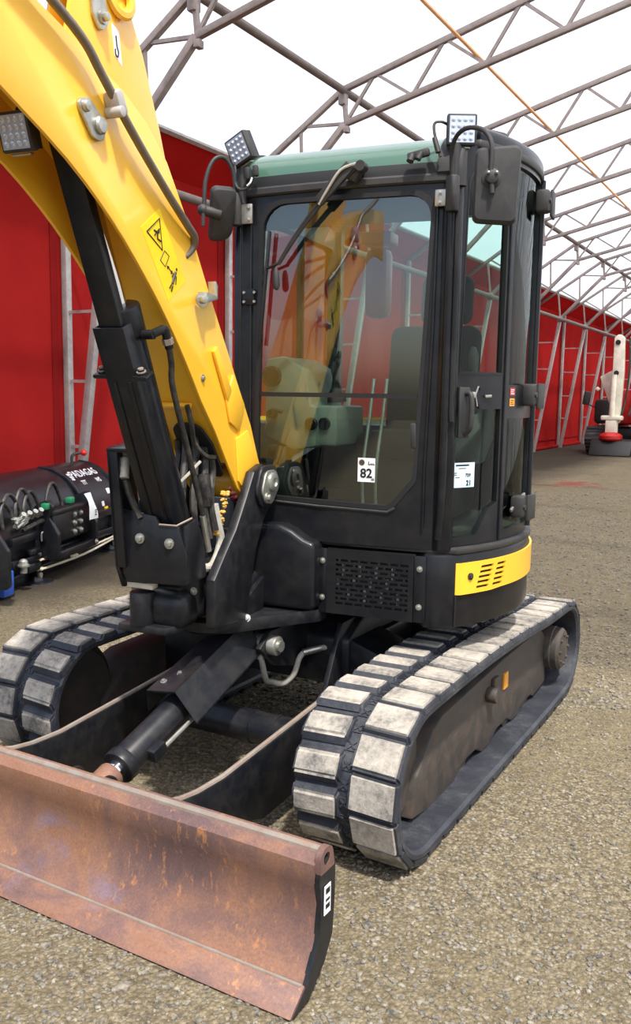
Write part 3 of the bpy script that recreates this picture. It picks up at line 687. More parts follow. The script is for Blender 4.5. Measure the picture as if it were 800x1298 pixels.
def lower_body():
    # rounded skirt under the cab, front right corner to the rear
    plan = [(0.655, -0.60), (0.655, -0.622), (0.70, -0.622), (0.735, -0.612), (0.762, -0.592)]+arc(RB, -36.5, 60, 40)+[(0.3, 0.7), (0.3, -0.3)]
    b = B(); b.prism(plan, 'z', 0.712, 1.02, bev=0.018, ang=50); sk = part('side_skirt', b, M['black'])
    b = B(); pl = [(0.18, -0.5), (0.20, -0.60), (0.70, -0.600), (0.745, -0.585)]+arc(RB+0.006, -36.5, 60, 40)+[(0.3, 0.7)]
    b.prism(pl, 'z', 1.018, 1.046, bev=0.008, ang=50); part('cab_ledge', b, M['plastic'])
    b = B(); b.tube([((RB+0.003)*cos(rad(-36.3)), (RB+0.003)*sin(rad(-36.3)), z) for z in (0.72, 0.85)], 0.004, 6); part('panel_joint', b, M['gasket'], sk)
    # yellow vented strip wrapped round the skirt, vents cut through
    us = [-36.3, -35.2]; marks = []
    for (a, c) in ((-29.3, -24.6), (-23.0, -18.9)): us += [a, c]; marks.append((a, c))
    us = sorted(set(us+lin(-18.9, 30, 18))); vs = [0.853, 0.868]
    for k in range(5): z = 0.870+0.0205*k; vs += [z, z+0.0115]
    vs += [0.972, 0.982]; vs = sorted(set(vs))
    def hole(i, j):
        uu, vv = (us[i]+us[i+1])/2, (vs[j]+vs[j+1])/2
        return any(a < uu < c for a, c in marks) and any(0.870+0.0205*k < vv < 0.8815+0.0205*k for k in range(5))
    # the vents lean: shear the angle with height
    def mp(a, z, d):
        sh = 0.0
        if -31 < a < -18: sh = (z-0.917)*22*(1-abs((a+24)/9.0)**4 if abs(a+24) < 9 else 0)
        lip = 0.012 if a > -36.2 else 0.0
        zz = z if z > 0.86 or a < -20 else z+0.004
        return ((RB+0.002+lip-d)*cos(rad(a+sh)), (RB+0.002+lip-d)*sin(rad(a+sh)), zz)
    b = B(); b.cells(us, vs, hole, mp, 0.010); ys = part('yellow_strip', b, M['yellow'], None, 'yellow vented strip round the skirt')
    b = B(); b.grid(lin(-31.5, -17.5, 10), [0.86, 0.975], SM(RB+0.0015), 0.004); part('vent_backing', b, M['gasket'], ys)
    a = -32.2; c = V((RB+0.013)*cos(rad(a)), (RB+0.013)*sin(rad(a)), 0.925); n = V(cos(rad(a)), sin(rad(a)), 0)
    b = B(); b.cyl(c, c+n*0.004, 0.015, n=18); b.cyl(c+n*0.004, c+n*0.010, 0.009, n=6); part('lock', b, M['plastic'], ys)
    # fan cover: staggered slots cut in a plate
    x0, x1, z0, z1 = 0.245, 0.622, 0.735, 1.008
    units = 29; mx = [x0, x0+0.012, x0+0.042]+lin(x0+0.042, x1-0.022, units)[1:]+[x1]
    rows = 10; mz = [z0, z0+0.035]
    zz = lin(z0+0.042, z1-0.028, rows*2)
    mz = sorted(set(mz+zz+[z1]))
    def hole(i, j):
        u = (mx[i]+mx[i+1])/2; v = (mz[j]+mz[j+1])/2
        if not (x0+0.042 < u < x1-0.022 and zz[0] < v < zz[-1]): return False
        r = int((v-zz[0])/(zz[1]-zz[0])); 
        if r % 2: return False
        q = int((u-x0-0.042)/((x1-x0-0.064)/units))+(2 if (r//2) % 2 else 0)
        return q % 4 != 3
    b = B(); b.cells(mx, mz, hole, lambda u, v, d: (u, -0.632+d, v), 0.004)
    fc = part('fan_cover', b, M['black'], None, 'slotted black cooling cover')
    b = B(); b.box((0.43, -0.58, 0.87), (0.38, 0.06, 0.28)); part('radiator', b, M['gasket'], fc)
    b = B()
    for k in range(12): b.box((0.29+0.024*k, -0.6125, 0.87+0.06*sin(k*2.1)), (0.012, 0.003, 0.05))
    part('radiator_fins', b, M['galv'], fc, kind='stuff')
    for xa, xb, nm in ((0.206, 0.245, 'left'), (0.622, 0.672, 'right')):
        b = B(); b.box(((xa+xb)/2, -0.6235, 0.872), (xb-xa, 0.008, 0.275), bev=0.003); f = part('cover_flange', b, M['black'])
        for z in (0.80, 0.957):
            b = B(); b.hexbolt(((xa+xb)/2, -0.628, z), (0, -1, 0), 0.0085, 0.010); part('bolt', b, M['zinc'], f)
    # hood bulge at the front centre and the swing nose
    prof = [(-0.14, 0.75), (-0.14, 1.05), (-0.10, 1.085), (-0.02, 1.105), (0.06, 1.105), (0.11, 1.085), (0.165, 1.050), (0.215, 1.035), (0.215, 0.75)]
    b = B(); b.prism(prof, 'y', -0.70, -0.45, bev=0.022, ang=50, seg=3); part('front_hood', b, M['black'])
    nose = roundpoly([(0.215, -0.55), (0.215, -0.625), (0.15, -0.70), (0.0, -0.90), (-0.05, -0.97), (-0.15, -1.00), (-0.25, -0.97), (-0.29, -0.85), (-0.29, -0.5)], [0.0, 0.05, 0.15, 0.06, 0.06, 0.06, 0.06, 0.06, 0.0], 4)
    b = B(); b.prism(nose, 'z', 0.69, 0.742, bev=0.006, ang=50); ns = part('swing_nose', b, M['black2'])
    b = B(); b.prism([(-0.70, 0.74), (-0.95, 0.74), (-0.90, 0.80), (-0.70, 0.88)], 'x', -0.035, -0.012, bev=0.003); part('nose_web', b, M['black2'], ns)
    b = B(); b.box((-0.09, -0.70, 0.82), (0.1, 0.10, 0.16), bev=0.02); part('nose_block', b, M['black2'], ns)
    b = B(); b.hexbolt((0.0, -0.885, 0.742), (0.3, -1, 0.4), 0.011, 0.012); part('bolt', b, M['zinc'], ns)
    b = B(); b.lathe([(0.02, -0.03), (0.105, -0.03), (0.115, -0.02), (0.115, 0.02), (0.10, 0.03), (0.085, 0.035), (0.085, 0.05), (0.02, 0.05)], (-0.165, -0.90, 0.715), (0, 0, 1), 36); part('swing_pivot', b, M['black2'])
    # rear and left side bodywork (mostly out of sight)
    pl = arc(RB-0.01, 40, 230, 50)+[(-0.55, -0.45), (-0.22, -0.52), (-0.22, 0.50), (0.60, 0.55)]
    b = B(); b.prism(pl, 'z', 0.70, 1.18, bev=0.02, ang=50); part('rear_body', b, M['black'])
    b = B(); b.grid(lin(10, 215, 50), lin(0.80, 1.02, 1), SM(RB-0.005), 0.02); b.grid(lin(18, 165, 40), lin(1.02, 1.52, 2), SM(RB-0.012), 0.02); part('counterweight', b, M['yellow'])
    b = B(); b.prism(arc(RB-0.035, 35, 165, 40), 'z', 1.15, 1.50, bev=0.03, ang=50); part('engine_hood', b, M['black'])
lower_body()

def cab():
    # ------ front
    o = roundpoly([(-0.19, 2.475), (0.70, 2.475), (0.70, 1.30), (0.70, 1.035), (-0.19, 1.035), (-0.19, 1.30)], 0.0, 5, 8)
    win = [(-0.082, 2.432), (0.660, 2.428), (0.612, 1.31), (0.515, 1.190), (-0.065, 1.205), (-0.108, 1.30)]
    wr = [0.10, 0.085, 0.04, 0.05, 0.04, 0.03]
    i = roundpoly(win, wr, 5, 8)
    b = B(); b.ring(o, i, FM, 0.045); fr = part('cab_front_frame', b, M['black'])
    def shrink(k):
        cx, cz = 0.28, 1.82
        return roundpoly([(cx+(x-cx)*(1-k/0.37), cz+(z-cz)*(1-k/0.61)) for x, z in win], wr, 5, 8)
    b = B(); b.ring(shrink(-0.004), shrink(0.014), lambda x, z, d: FM(x, z, d-0.004), 0.02); part('windshield_gasket', b, M['gasket'], fr)
    def pane(z0, z1, clip):
        g = B(); t = bmesh.new()
        ins = shrink(0.008)
        pts = []                                          # clip the window outline to the band z0..z1, then lay strips
        def xr(z):
            xs = []
            for a, c in zip(ins, ins[1:]+ins[:1]):
                if (a[1]-z)*(c[1]-z) <= 0 and a[1] != c[1]: xs.append(a[0]+(c[0]-a[0])*(z-a[1])/(c[1]-a[1]))
            return min(xs), max(xs)
        zt, zb = min(z1, max(q[1] for q in ins)-0.0005), max(z0, min(q[1] for q in ins)+0.0005)
        nz, nx = 26, 12
        us, vs = lin(0, 1, nx), lin(0, 1, nz)
        def mp(u, v, d):
            v = 0.5-0.5*cos(pi*v)
            z = zb+(zt-zb)*v; a, c = xr(z); x = a+(c-a)*u
            return (x, fy(x)+0.008+d, z)
        g.grid(us, vs, mp, 0.004); return g
    part('windshield_pane', pane(1.652, 3, 1), M['glass'], label='upper windshield pane'); lo = part('windshield_pane', pane(0, 1.640, 1), M['glass'], label='lower windshield pane')
    b = B(); b.grid(lin(-0.105, 0.622, 14), [1.637, 1.655], lambda x, z, d: (x, fy(x)+0.004+d, z), 0.016); part('windshield_bar', b, M['gasket'])
    b = B(); b.grid(lin(-0.095, 0.652, 14), [2.32, 2.43], lambda x, z, d: (x, fy(x)+0.016+d, z), 0.008); part('shade_band', b, M['gasket'])
    for x0, x1, z in ((0.575, 0.615, 1.48),):
        b = B(); b.box((0.598, fy(0.6)-0.001, 1.49), (0.026, 0.012, 0.10), rot=(0, -3, 0), bev=0.008); part('window_catch', b, M['plastic'], fr)
    # sill line under the glass
    b = B(); b.tube([(-0.05, fy(-0.05)-0.003, 1.196), (0.2, fy(0.2)-0.003, 1.185), (0.50, fy(0.50)-0.003, 1.178), (0.53, fy(0.53)-0.003, 1.195)], 0.006, 6); part('sill_bead', b, M['plastic'], fr)
    # trim rail above
    b = B(); b.grid(lin(-0.175, 0.70, 14), [2.455, 2.462, 2.482, 2.49], lambda x, z, d: (x, fy(x)-0.014+(0.006 if z in (2.455, 2.49) else 0)+d, z), 0.03); part('roof_rail', b, M['plastic'])
    # left front post with its two raised lines
    b = B(); b.prism([(-0.215, -0.565), (-0.213, -0.60), (-0.195, -0.608), (-0.17, -0.604), (-0.16, -0.56), (-0.16, -0.50), (-0.215, -0.50)], 'z', 1.03, 2.50, bev=0.006, ang=40); ps = part('cab_post', b, M['black'])
    for x in (-0.178, -0.128):
        b = B(); b.tube([(x, fy(max(x, -0.18))-0.003, 1.10), (x, fy(max(x, -0.18))-0.003, 2.40)], 0.0055, 8); part('post_bead', b, M['black'], ps)
    for z in (2.05,):
        b = B(); b.box((-0.135, -0.617, z), (0.055, 0.008, 0.065), bev=0.003); hp = part('hinge_plate', b, M['black'])
        for dx in (-0.018, 0.030):
            for dz in (-0.02, 0.018):
                b = B(); b.cyl((-0.135+dx, -0.62, z+dz), (-0.135+dx, -0.627, z+dz), 0.006, n=8); part('bolt', b, M['zinc'], hp)
    # right front corner post
    sec = [(0.685, -0.56), (0.685, -0.602), (0.700, -0.606), (0.712, -0.612), (0.722, -0.606), (0.735, -0.604), (0.748, -0.598), (0.757, -0.588), (0.761, -0.574), (0.757, -0.555), (0.72, -0.52), (0.69, -0.53)]
    b = B(); b.prism(sec, 'z', 1.032, 2.53, bev=0.004, ang=40); cp = part('cab_post', b, M['black'])
    b = B(); b.tube([(0.668, -0.612, 2.40), (0.664, -0.613, 1.9), (0.648, -0.614, 1.35), (0.648, -0.614, 1.12)], 0.005, 8); part('post_bead', b, M['black'], cp)
    b = B(); b.tube([(0.722, -0.610, 2.42), (0.722, -0.612, 2.30), (0.722, -0.612, 1.40), (0.718, -0.610, 1.20), (0.708, -0.600, 1.08)], 0.017, 14, 3); part('post_tube', b, M['black'], cp)
    b = B(); b.tube([(0.745, -0.606, 2.40), (0.745, -0.606, 1.58), (0.748, -0.603, 1.55)], 0.013, 10); part('door_seal', b, M['gasket'], cp)
    # ------ door: upper and lower leaf with holes for the glass
    A0, A1 = -38.2, -19.6
    ou = roundpoly([(A0, 2.50), (A0+2.5, 2.60), (A1, 2.60), (A1, 1.66), (A0, 1.66)], [0.0]*5, 5, 8)
    iu = roundpoly([(-35.6, 2.47), (-33.0, 2.545), (-20.7, 2.545), (-20.7, 1.735), (-36.6, 1.735)], [0.04, 0.04, 0.04, 0.03, 0.03], 5, 8)
    b = B(); b.ring(ou, iu, SM(RD), 0.03); dr = part('door', b, M['black'])
    ol = roundpoly([(A0-0.3, 1.66), (A1, 1.66), (A1, 1.25), (A1, 1.048), (-29, 1.048), (A0-0.3, 1.048)], [0.0]*6, 5, 8)
    il = roundpoly([(-37.3, 1.600), (-20.8, 1.600), (-20.8, 1.215), (-24.6, 1.190), (-29.0, 1.088), (-37.4, 1.085)], [0.03, 0.02, 0.03, 0.3, 0.3, 0.02], 5, 8)
    b = B(); b.ring(ol, il, SM(RD), 0.03); part('door_panel', b, M['black'], dr)
    b = B(); b.ring(iu, [(-28.2+(a+28.2)*0.955, 2.13+(z-2.13)*0.97) for a, z in iu], SM(RD+0.002), 0.02); part('door_gasket', b, M['gasket'], dr)
    b = B(); b.grid(lin(-35.3, -20.3, 12), [1.71, 2.56], SM(RD-0.012), 0.004); part('door_window', b, M['sideglass'], dr)
    b = B(); b.grid(lin(-37.9, -20.3, 12), [1.07, 1.61], SM(RD-0.012), 0.004); part('door_window', b, M['sideglass'], dr)
    for a, z0, z1, r in ((A1+0.25, 1.05, 2.60, 0.006),):
        b = B(); b.tube([((RD+0.002)*cos(rad(a)), (RD+0.002)*sin(rad(a)), z) for z in (z0, z1)], r, 8); part('door_edge', b, M['black'], dr)
    def at(a, z, r=RD): return V(r*cos(rad(a)), r*sin(rad(a)), z)
    n = at(-35.3, 0, 1); tg = V(-n.y, n.x, 0)
    b = B(); b.box(at(-35.0, 1.585, RD+0.006), (0.012, 0.055, 0.20), rot=(0, 0, -35), bev=0.004); b.tube([at(-34.6, 1.66, RD+0.012), at(-34.5, 1.655, RD+0.036), at(-34.5, 1.60, RD+0.042), at(-34.6, 1.53, RD+0.040), at(-34.8, 1.50, RD+0.012)], 0.011, 10, 4); part('door_handle', b, M['plastic'], dr)
    b = B(); b.cyl(at(-32.5, 1.655, RD), at(-32.5, 1.655, RD+0.02), 0.013, n=16, bev=0.003); part('key_lock', b, M['zinc'], dr)
    b = B(); b.tube([at(-30.2, 1.69, RD+0.003), at(-31.2, 1.655, RD+0.003), at(-30.4, 1.61, RD+0.003)], 0.004, 6); b.bar(at(-28, 1.65, RD+0.008), at(-25.6, 1.652, RD+0.008), 0.008, 0.012, (0, 0, 1), 0.003); part('door_latch', b, M['zinc'], dr)
    for z in (1.685, 1.612):
        b = B(); b.cyl(at(-29.6, z), at(-29.6, z, RD+0.008), 0.009, n=12); part('latch_bolt', b, M['black'], dr)
    # paper notice taped inside the lower door glass
    b = B(); b.grid(lin(-38.0, -29.6, 6), [1.285, 1.385], SM(RD-0.010), 0.001); nt = part('paper_notice', b, paint('pale_blue_paper', srgb(196, 222, 232), 0.7), None, 'pale blue paper notice')
    a = -31.6; text('lettering', '21', plane_M(at(a, 1.302, RD-0.0085), (-sin(rad(a)), cos(rad(a)), 0), (0, 0, 1)), 0.030, M['ink'], nt, UP, bold=0.0006)
    a = -31.9; text('lettering', '759', plane_M(at(a, 1.334, RD-0.0085), (-sin(rad(a)), cos(rad(a)), 0), (0, 0, 1)), 0.020, M['ink'], nt, UP)
    for z, a0, w, h in ((1.372, -36.0, 0.08, 0.006), (1.361, -35.0, 0.045, 0.003), (1.343, -37.2, 0.03, 0.003), (1.335, -37.2, 0.03, 0.003), (1.325, -36.0, 0.025, 0.003)):
        b = B(); b.grid(lin(a0, a0+w*55, 3), [z, z+h], SM(RD-0.0088), 0.0008); part('notice_line', b, M['ink'] if h > 0.005 else M['pipe'], nt)
    # ------ rear quarter window
    oq = roundpoly([(A1+0.5, 2.50), (8.5, 2.50), (8.5, 1.048), (A1+0.5, 1.048)], [0.0]*4, 5, 8)
    iq = roundpoly([(-17.2, 2.43), (5.0, 2.43), (5.0, 1.62), (-17.2, 1.62)], [0.05, 0.08, 0.05, 0.05], 5, 8)
    zq = lambda a, z: (a, z)
    o1 = roundpoly([(A1+0.5, 2.61), (8.5, 2.61), (8.5, 1.58), (A1+0.5, 1.58)], [0.0]*4, 5, 8)
    o2 = roundpoly([(A1+0.5, 1.58), (8.5, 1.58), (8.5, 1.048), (A1+0.5, 1.048)], [0.0]*4, 5, 8)
    i2 = roundpoly([(-17.4, 1.56), (3.5, 1.56), (3.5, 1.09), (-17.4, 1.09)], [0.03]*4, 5, 8)
    i1 = roundpoly([(-17.2, 2.575), (4.6, 2.575), (4.6, 1.70), (-17.2, 1.70)], [0.05, 0.06, 0.05, 0.05], 5, 8)
    b = B(); b.ring(o1, i1, SM(RD), 0.03); b.ring(o2, i2, SM(RD), 0.03); qf = part('quarter_frame', b, M['black'])
    b = B(); b.grid(lin(-18.2, 5.8, 16), [1.66, 2.59], SM(RD-0.012), 0.004); part('quarter_window', b, M['sideglass'], qf)
    b = B(); b.grid(lin(-18.2, 5.0, 16), [1.07, 1.575], SM(RD-0.012), 0.004); part('quarter_window', b, M['sideglass'], qf)
    b = B(); b.tube([at(7.0, z, RD+0.006) for z in (1.06, 2.60)], 0.014, 10); part('post_tube', b, M['black'], qf)
    for z, mt, lb in ((1.672, 'red', 'small red sticker'), (1.628, 'amber', 'small orange sticker')):
        b = B(); b.grid(lin(-16.4, -13.6, 3), [z-0.016, z+0.016], SM(RD+0.002), 0.001); sk = part('sticker', b, M[mt], None, lb)
        b = B()
        for k in range(3): b.grid(lin(-16.0, -14.0-0.5*(k == 1), 2), [z-0.010+0.008*k, z-0.007+0.008*k], SM(RD+0.0026), 0.0005)
        part('sticker_print', b, M['white'] if mt == 'red' else M['ink'], sk)
    for z in (2.49, 1.66, 1.18):
        a = {2.49: 1.0, 1.66: -5.0, 1.18: -10.0}[z]
        b = B(); b.box(at(a, z, RD+0.02), (0.06, 0.075, 0.095), rot=(0, 0, a), bev=0.014); b.box(at(a+3, z-0.005, RD+0.055), (0.012, 0.10, 0.11), rot=(0, 0, a), bev=0.003); hg = part('hinge_cover', b, M['plastic'])
        b = B(); b.cyl(at(a-1, z, RD+0.045), at(a-1, z, RD+0.056), 0.012, n=12); part('hinge_screw', b, M['plastic'], hg)
    b = B(); b.bar(at(-13.5, 1.165, RD+0.006), at(-4, 1.225, RD+0.012), 0.012, 0.016, (0, 0, 1), 0.003); part('stay_bar', b, M['zinc'], qf)
    # ------ far side and back of the cab
    o = roundpoly([(-0.56, 2.50), (0.50, 2.50), (0.50, 1.03), (-0.56, 1.03)], 0, 4, 4); i = roundpoly([(-0.50, 2.40), (0.42, 2.40), (0.42, 1.42), (-0.50, 1.25)], [0.06]*4, 4, 4)
    LM = lambda y, z, d: (-0.19+d, y, z)
    b = B(); b.ring(o, i, LM, 0.04); sf = part('side_frame', b, M['black'])
    b = B(); b.grid([-0.51, 0.43], [1.2, 2.42], lambda y, z, d: (-0.18+d, y, z), 0.004); part('side_window', b, M['sideglass'], sf)
    b = B(); b.box((-0.165, 0.0, 1.9), (0.03, 0.035, 1.0), bev=0.006); part('slide_bar', b, M['gasket'], sf)
    o = roundpoly([(-0.19, 2.62), (0.80, 2.62), (0.80, 1.03), (-0.19, 1.03)], 0, 4, 4); i = roundpoly([(-0.13, 2.54), (0.74, 2.54), (0.74, 1.42), (-0.13, 1.42)], [0.06]*4, 4, 4)
    b = B(); b.ring(o, i, lambda x, z, d: (x, 0.50-d, z), 0.05); rf = part('rear_frame', b, M['black'])
    b = B(); b.grid([-0.145, 0.755], [1.40, 2.555], lambda x, z, d: (x, 0.48-d, z), 0.004); part('rear_window', b, M['sideglass'], rf)
    b = B(); b.prism([(0.74, 0.44), (0.80, 0.50), (0.80, 0.54)]+arc(RD, 28, 8.5, 8)+arc(RD-0.05, 8.5, 22, 5), 'z', 1.03, 2.60, bev=0.004, ang=45); part('rear_post', b, M['black'])
    # ------ roof: tinted visor, black rim and top
    yv = lambda t: (-0.615+0.24*(1-cos(t*pi/2)), 2.488+0.180*sin(t*pi/2))
    b = B(); b.grid(lin(-0.155, 0.665, 10), lin(0, 1, 12), lambda x, t, d: (x, yv(t)[0]+d+(fy(x)+0.61)*(1-t), yv(t)[1]-d), 0.006); vz = part('roof_visor', b, M['visor'], None, 'green tinted glass roof visor')
    b = B(); b.grid(lin(-0.155, 0.665, 10), lin(0.0, 0.16, 3), lambda x, t, d: (x, yv(t)[0]+d-0.002+(fy(x)+0.61)*(1-t), yv(t)[1]-d), 0.003); part('visor_band', b, M['gasket'], vz)
    b = B(); b.grid(lin(0.20, 0.455, 6), lin(0.12, 0.62, 6), lambda x, t, d: (x, yv(t)[0]+d+0.008+(fy(x)+0.61)*(1-t), yv(t)[1]-d-0.004), 0.004); part('wiper_motor_cover', b, M['plastic'], vz)
    for x0, x1 in ((-0.205, -0.155), (0.665, 0.725)):
        b = B(); b.grid(lin(x0, x1, 2), lin(0, 1, 12), lambda x, t, d: (x, yv(t)[0]+d-0.008, yv(t)[1]-d+0.004), 0.03); part('visor_end', b, M['plastic'], vz)
    pl = [(-0.205, 0.52), (-0.205, -0.38), (0.66, -0.40), (0.725, -0.45)]+arc(RD+0.008, -33, 8.5, 18)+[(0.93, 0.25), (0.80, 0.52)]
    b = B(); b.prism(pl, 'z', 2.588, 2.676, bev=0.036, seg=4, ang=50); rt = part('roof', b, M['black'])
    pl2 = [(0.60, -0.40), (0.70, -0.48), (0.76, -0.52)]+arc(RD+0.012, -33, 9, 18)+[(0.80, 0.45), (0.55, 0.45)]
    b = B(); b.prism(pl2, 'z', 2.592, 2.625, bev=0.010, ang=50); part('roof_rim', b, M['plastic'], rt)
    # front corner of the roof: a black arch that runs from the post up over the door
    b = B(); b.tube([(0.742, -0.588, 2.44), (0.742, -0.588, 2.52), (0.742, -0.565, 2.60), (0.755, -0.50, 2.645), (0.80, -0.42, 2.66), (0.85, -0.33, 2.665)], 0.028, 12, 5); part('roof_arch', b, M['plastic'], rt)
    b = B(); b.grid(lin(-24, -2, 8), [0, 1], lambda a, t, d: ((RD-0.02-0.05*t)*cos(rad(a)), (RD-0.02-0.05*t)*sin(rad(a)), 2.668+0.008*t-d), 0.004); part('painted_roof_highlight', b, M['galv'], rt)  # pale strip laid on as a painted highlight along the roof edge
    # ------ wiper on the front glass
    b = B(); b.box((0.345, -0.648, 2.505), (0.05, 0.05, 0.07), rot=(0, 30, 0), bev=0.012); b.cyl((0.38, -0.655, 2.52), (0.38, -0.70, 2.52), 0.02, n=14); wp = part('wiper', b, M['plastic'])
    for dx in (0.0, 0.022):
        b = B(); b.tube([(0.345+dx, -0.675, 2.525), (0.22+dx*0.8, -0.672, 2.42), (0.10+dx*0.5, -0.658, 2.29), (0.012+dx*0.2, -0.643, 2.175)], 0.0065, 6, 4); part('wiper_arm', b, M['plastic'], wp)
    b = B(); b.bar((0.335, -0.680, 2.53), (0.20, -0.676, 2.40), 0.045, 0.018, (0, -1, 0), 0.005); part('arm_cover', b, M['plastic'], wp)
    b = B(); b.tube([(0.36, -0.69, 2.53), (0.30, -0.695, 2.51), (0.25, -0.69, 2.45), (0.205, -0.68, 2.39)], 0.0055, 6, 4); part('washer_hose', b, M['greyhose'], wp)
    b = B(); b.bar((-0.03, -0.634, 2.31), (-0.075, -0.630, 1.85), 0.010, 0.022, (0, -1, 0), 0.003); b.bar((-0.04, -0.640, 2.16), (0.02, -0.642, 2.18), 0.010, 0.016, (0, -1, 0), 0.003); part('wiper_blade', b, M['gasket'], wp)
    b = B(); b.lathe([(0.006, 0), (0.013, 0.02), (0.015, 0.07), (0.010, 0.085), (0.002, 0.09)], (0.005, -0.648, 2.16), (0.05, 0, -1), 14); part('window_grip', b, M['plastic'], fr)
cab()

def work_light(name, c, face, up, size, parent=None, n=4, rows=4, label=None):
    """square finned LED lamp: housing, cooling fins, a lens over rows of LED cups"""
    f, u = Vector(face).normalized(), Vector(up).normalized(); r = u.cross(f).normalized(); u = f.cross(r)
    Mx = Matrix((r, u, f)).transposed().to_4x4(); Mx.translation = c; w = size
    b = B(); t = bmesh.new(); bmesh.ops.create_cube(t, size=1); bmesh.ops.scale(t, vec=(w, w, w*0.28), verts=t.verts); b._in(t, w*0.06, 0, 2, Mx)
    L = part(name, b, M['plastic'], parent, label)
    b = B()
    for k in range(9):
        t = bmesh.new(); bmesh.ops.create_cube(t, size=1); bmesh.ops.scale(t, vec=(w*0.035, w*0.96, w*0.3), verts=t.verts)
        bmesh.ops.translate(t, vec=(w*(k-4)*0.105, w*0.02, -w*0.22), verts=t.verts); b._in(t, 0, 0, 2, Mx)
    b2 = link('cooling_fins', b.mesh(UP), M['plastic'], L)
    b = B(); t = bmesh.new(); bmesh.ops.create_cube(t, size=1); bmesh.ops.scale(t, vec=(w*0.84, w*0.84, w*0.02), verts=t.verts); bmesh.ops.translate(t, vec=(0, 0, w*0.142), verts=t.verts); b._in(t, 0, 0, 2, Mx)
    link('reflector_plate', b.mesh(UP), M['led'], L)
    for i in range(rows):
        for j in range(n):
            b = B(); o = Mx @ V((j-(n-1)/2)*w*0.8/n, (i-(rows-1)/2)*w*0.8/rows, w*0.15)
            b.lathe([(w*0.085, 0.0), (w*0.082, w*0.012), (w*0.045, w*0.02), (w*0.035, w*0.035), (0.0, w*0.04)], o, Mx.to_3x3() @ V(0, 0, 1), 10)
            link('led_cup', b.mesh(UP), M['led'], L)
    b = B(); t = bmesh.new(); bmesh.ops.create_cube(t, size=1); bmesh.ops.scale(t, vec=(w*0.6, w*0.06, w*0.2), verts=t.verts); bmesh.ops.translate(t, vec=(0, -w*0.56, -w*0.05), verts=t.verts); b._in(t, w*0.02, 0, 1, Mx)
    link('lamp_foot', b.mesh(UP), M['zinc'], L); return L
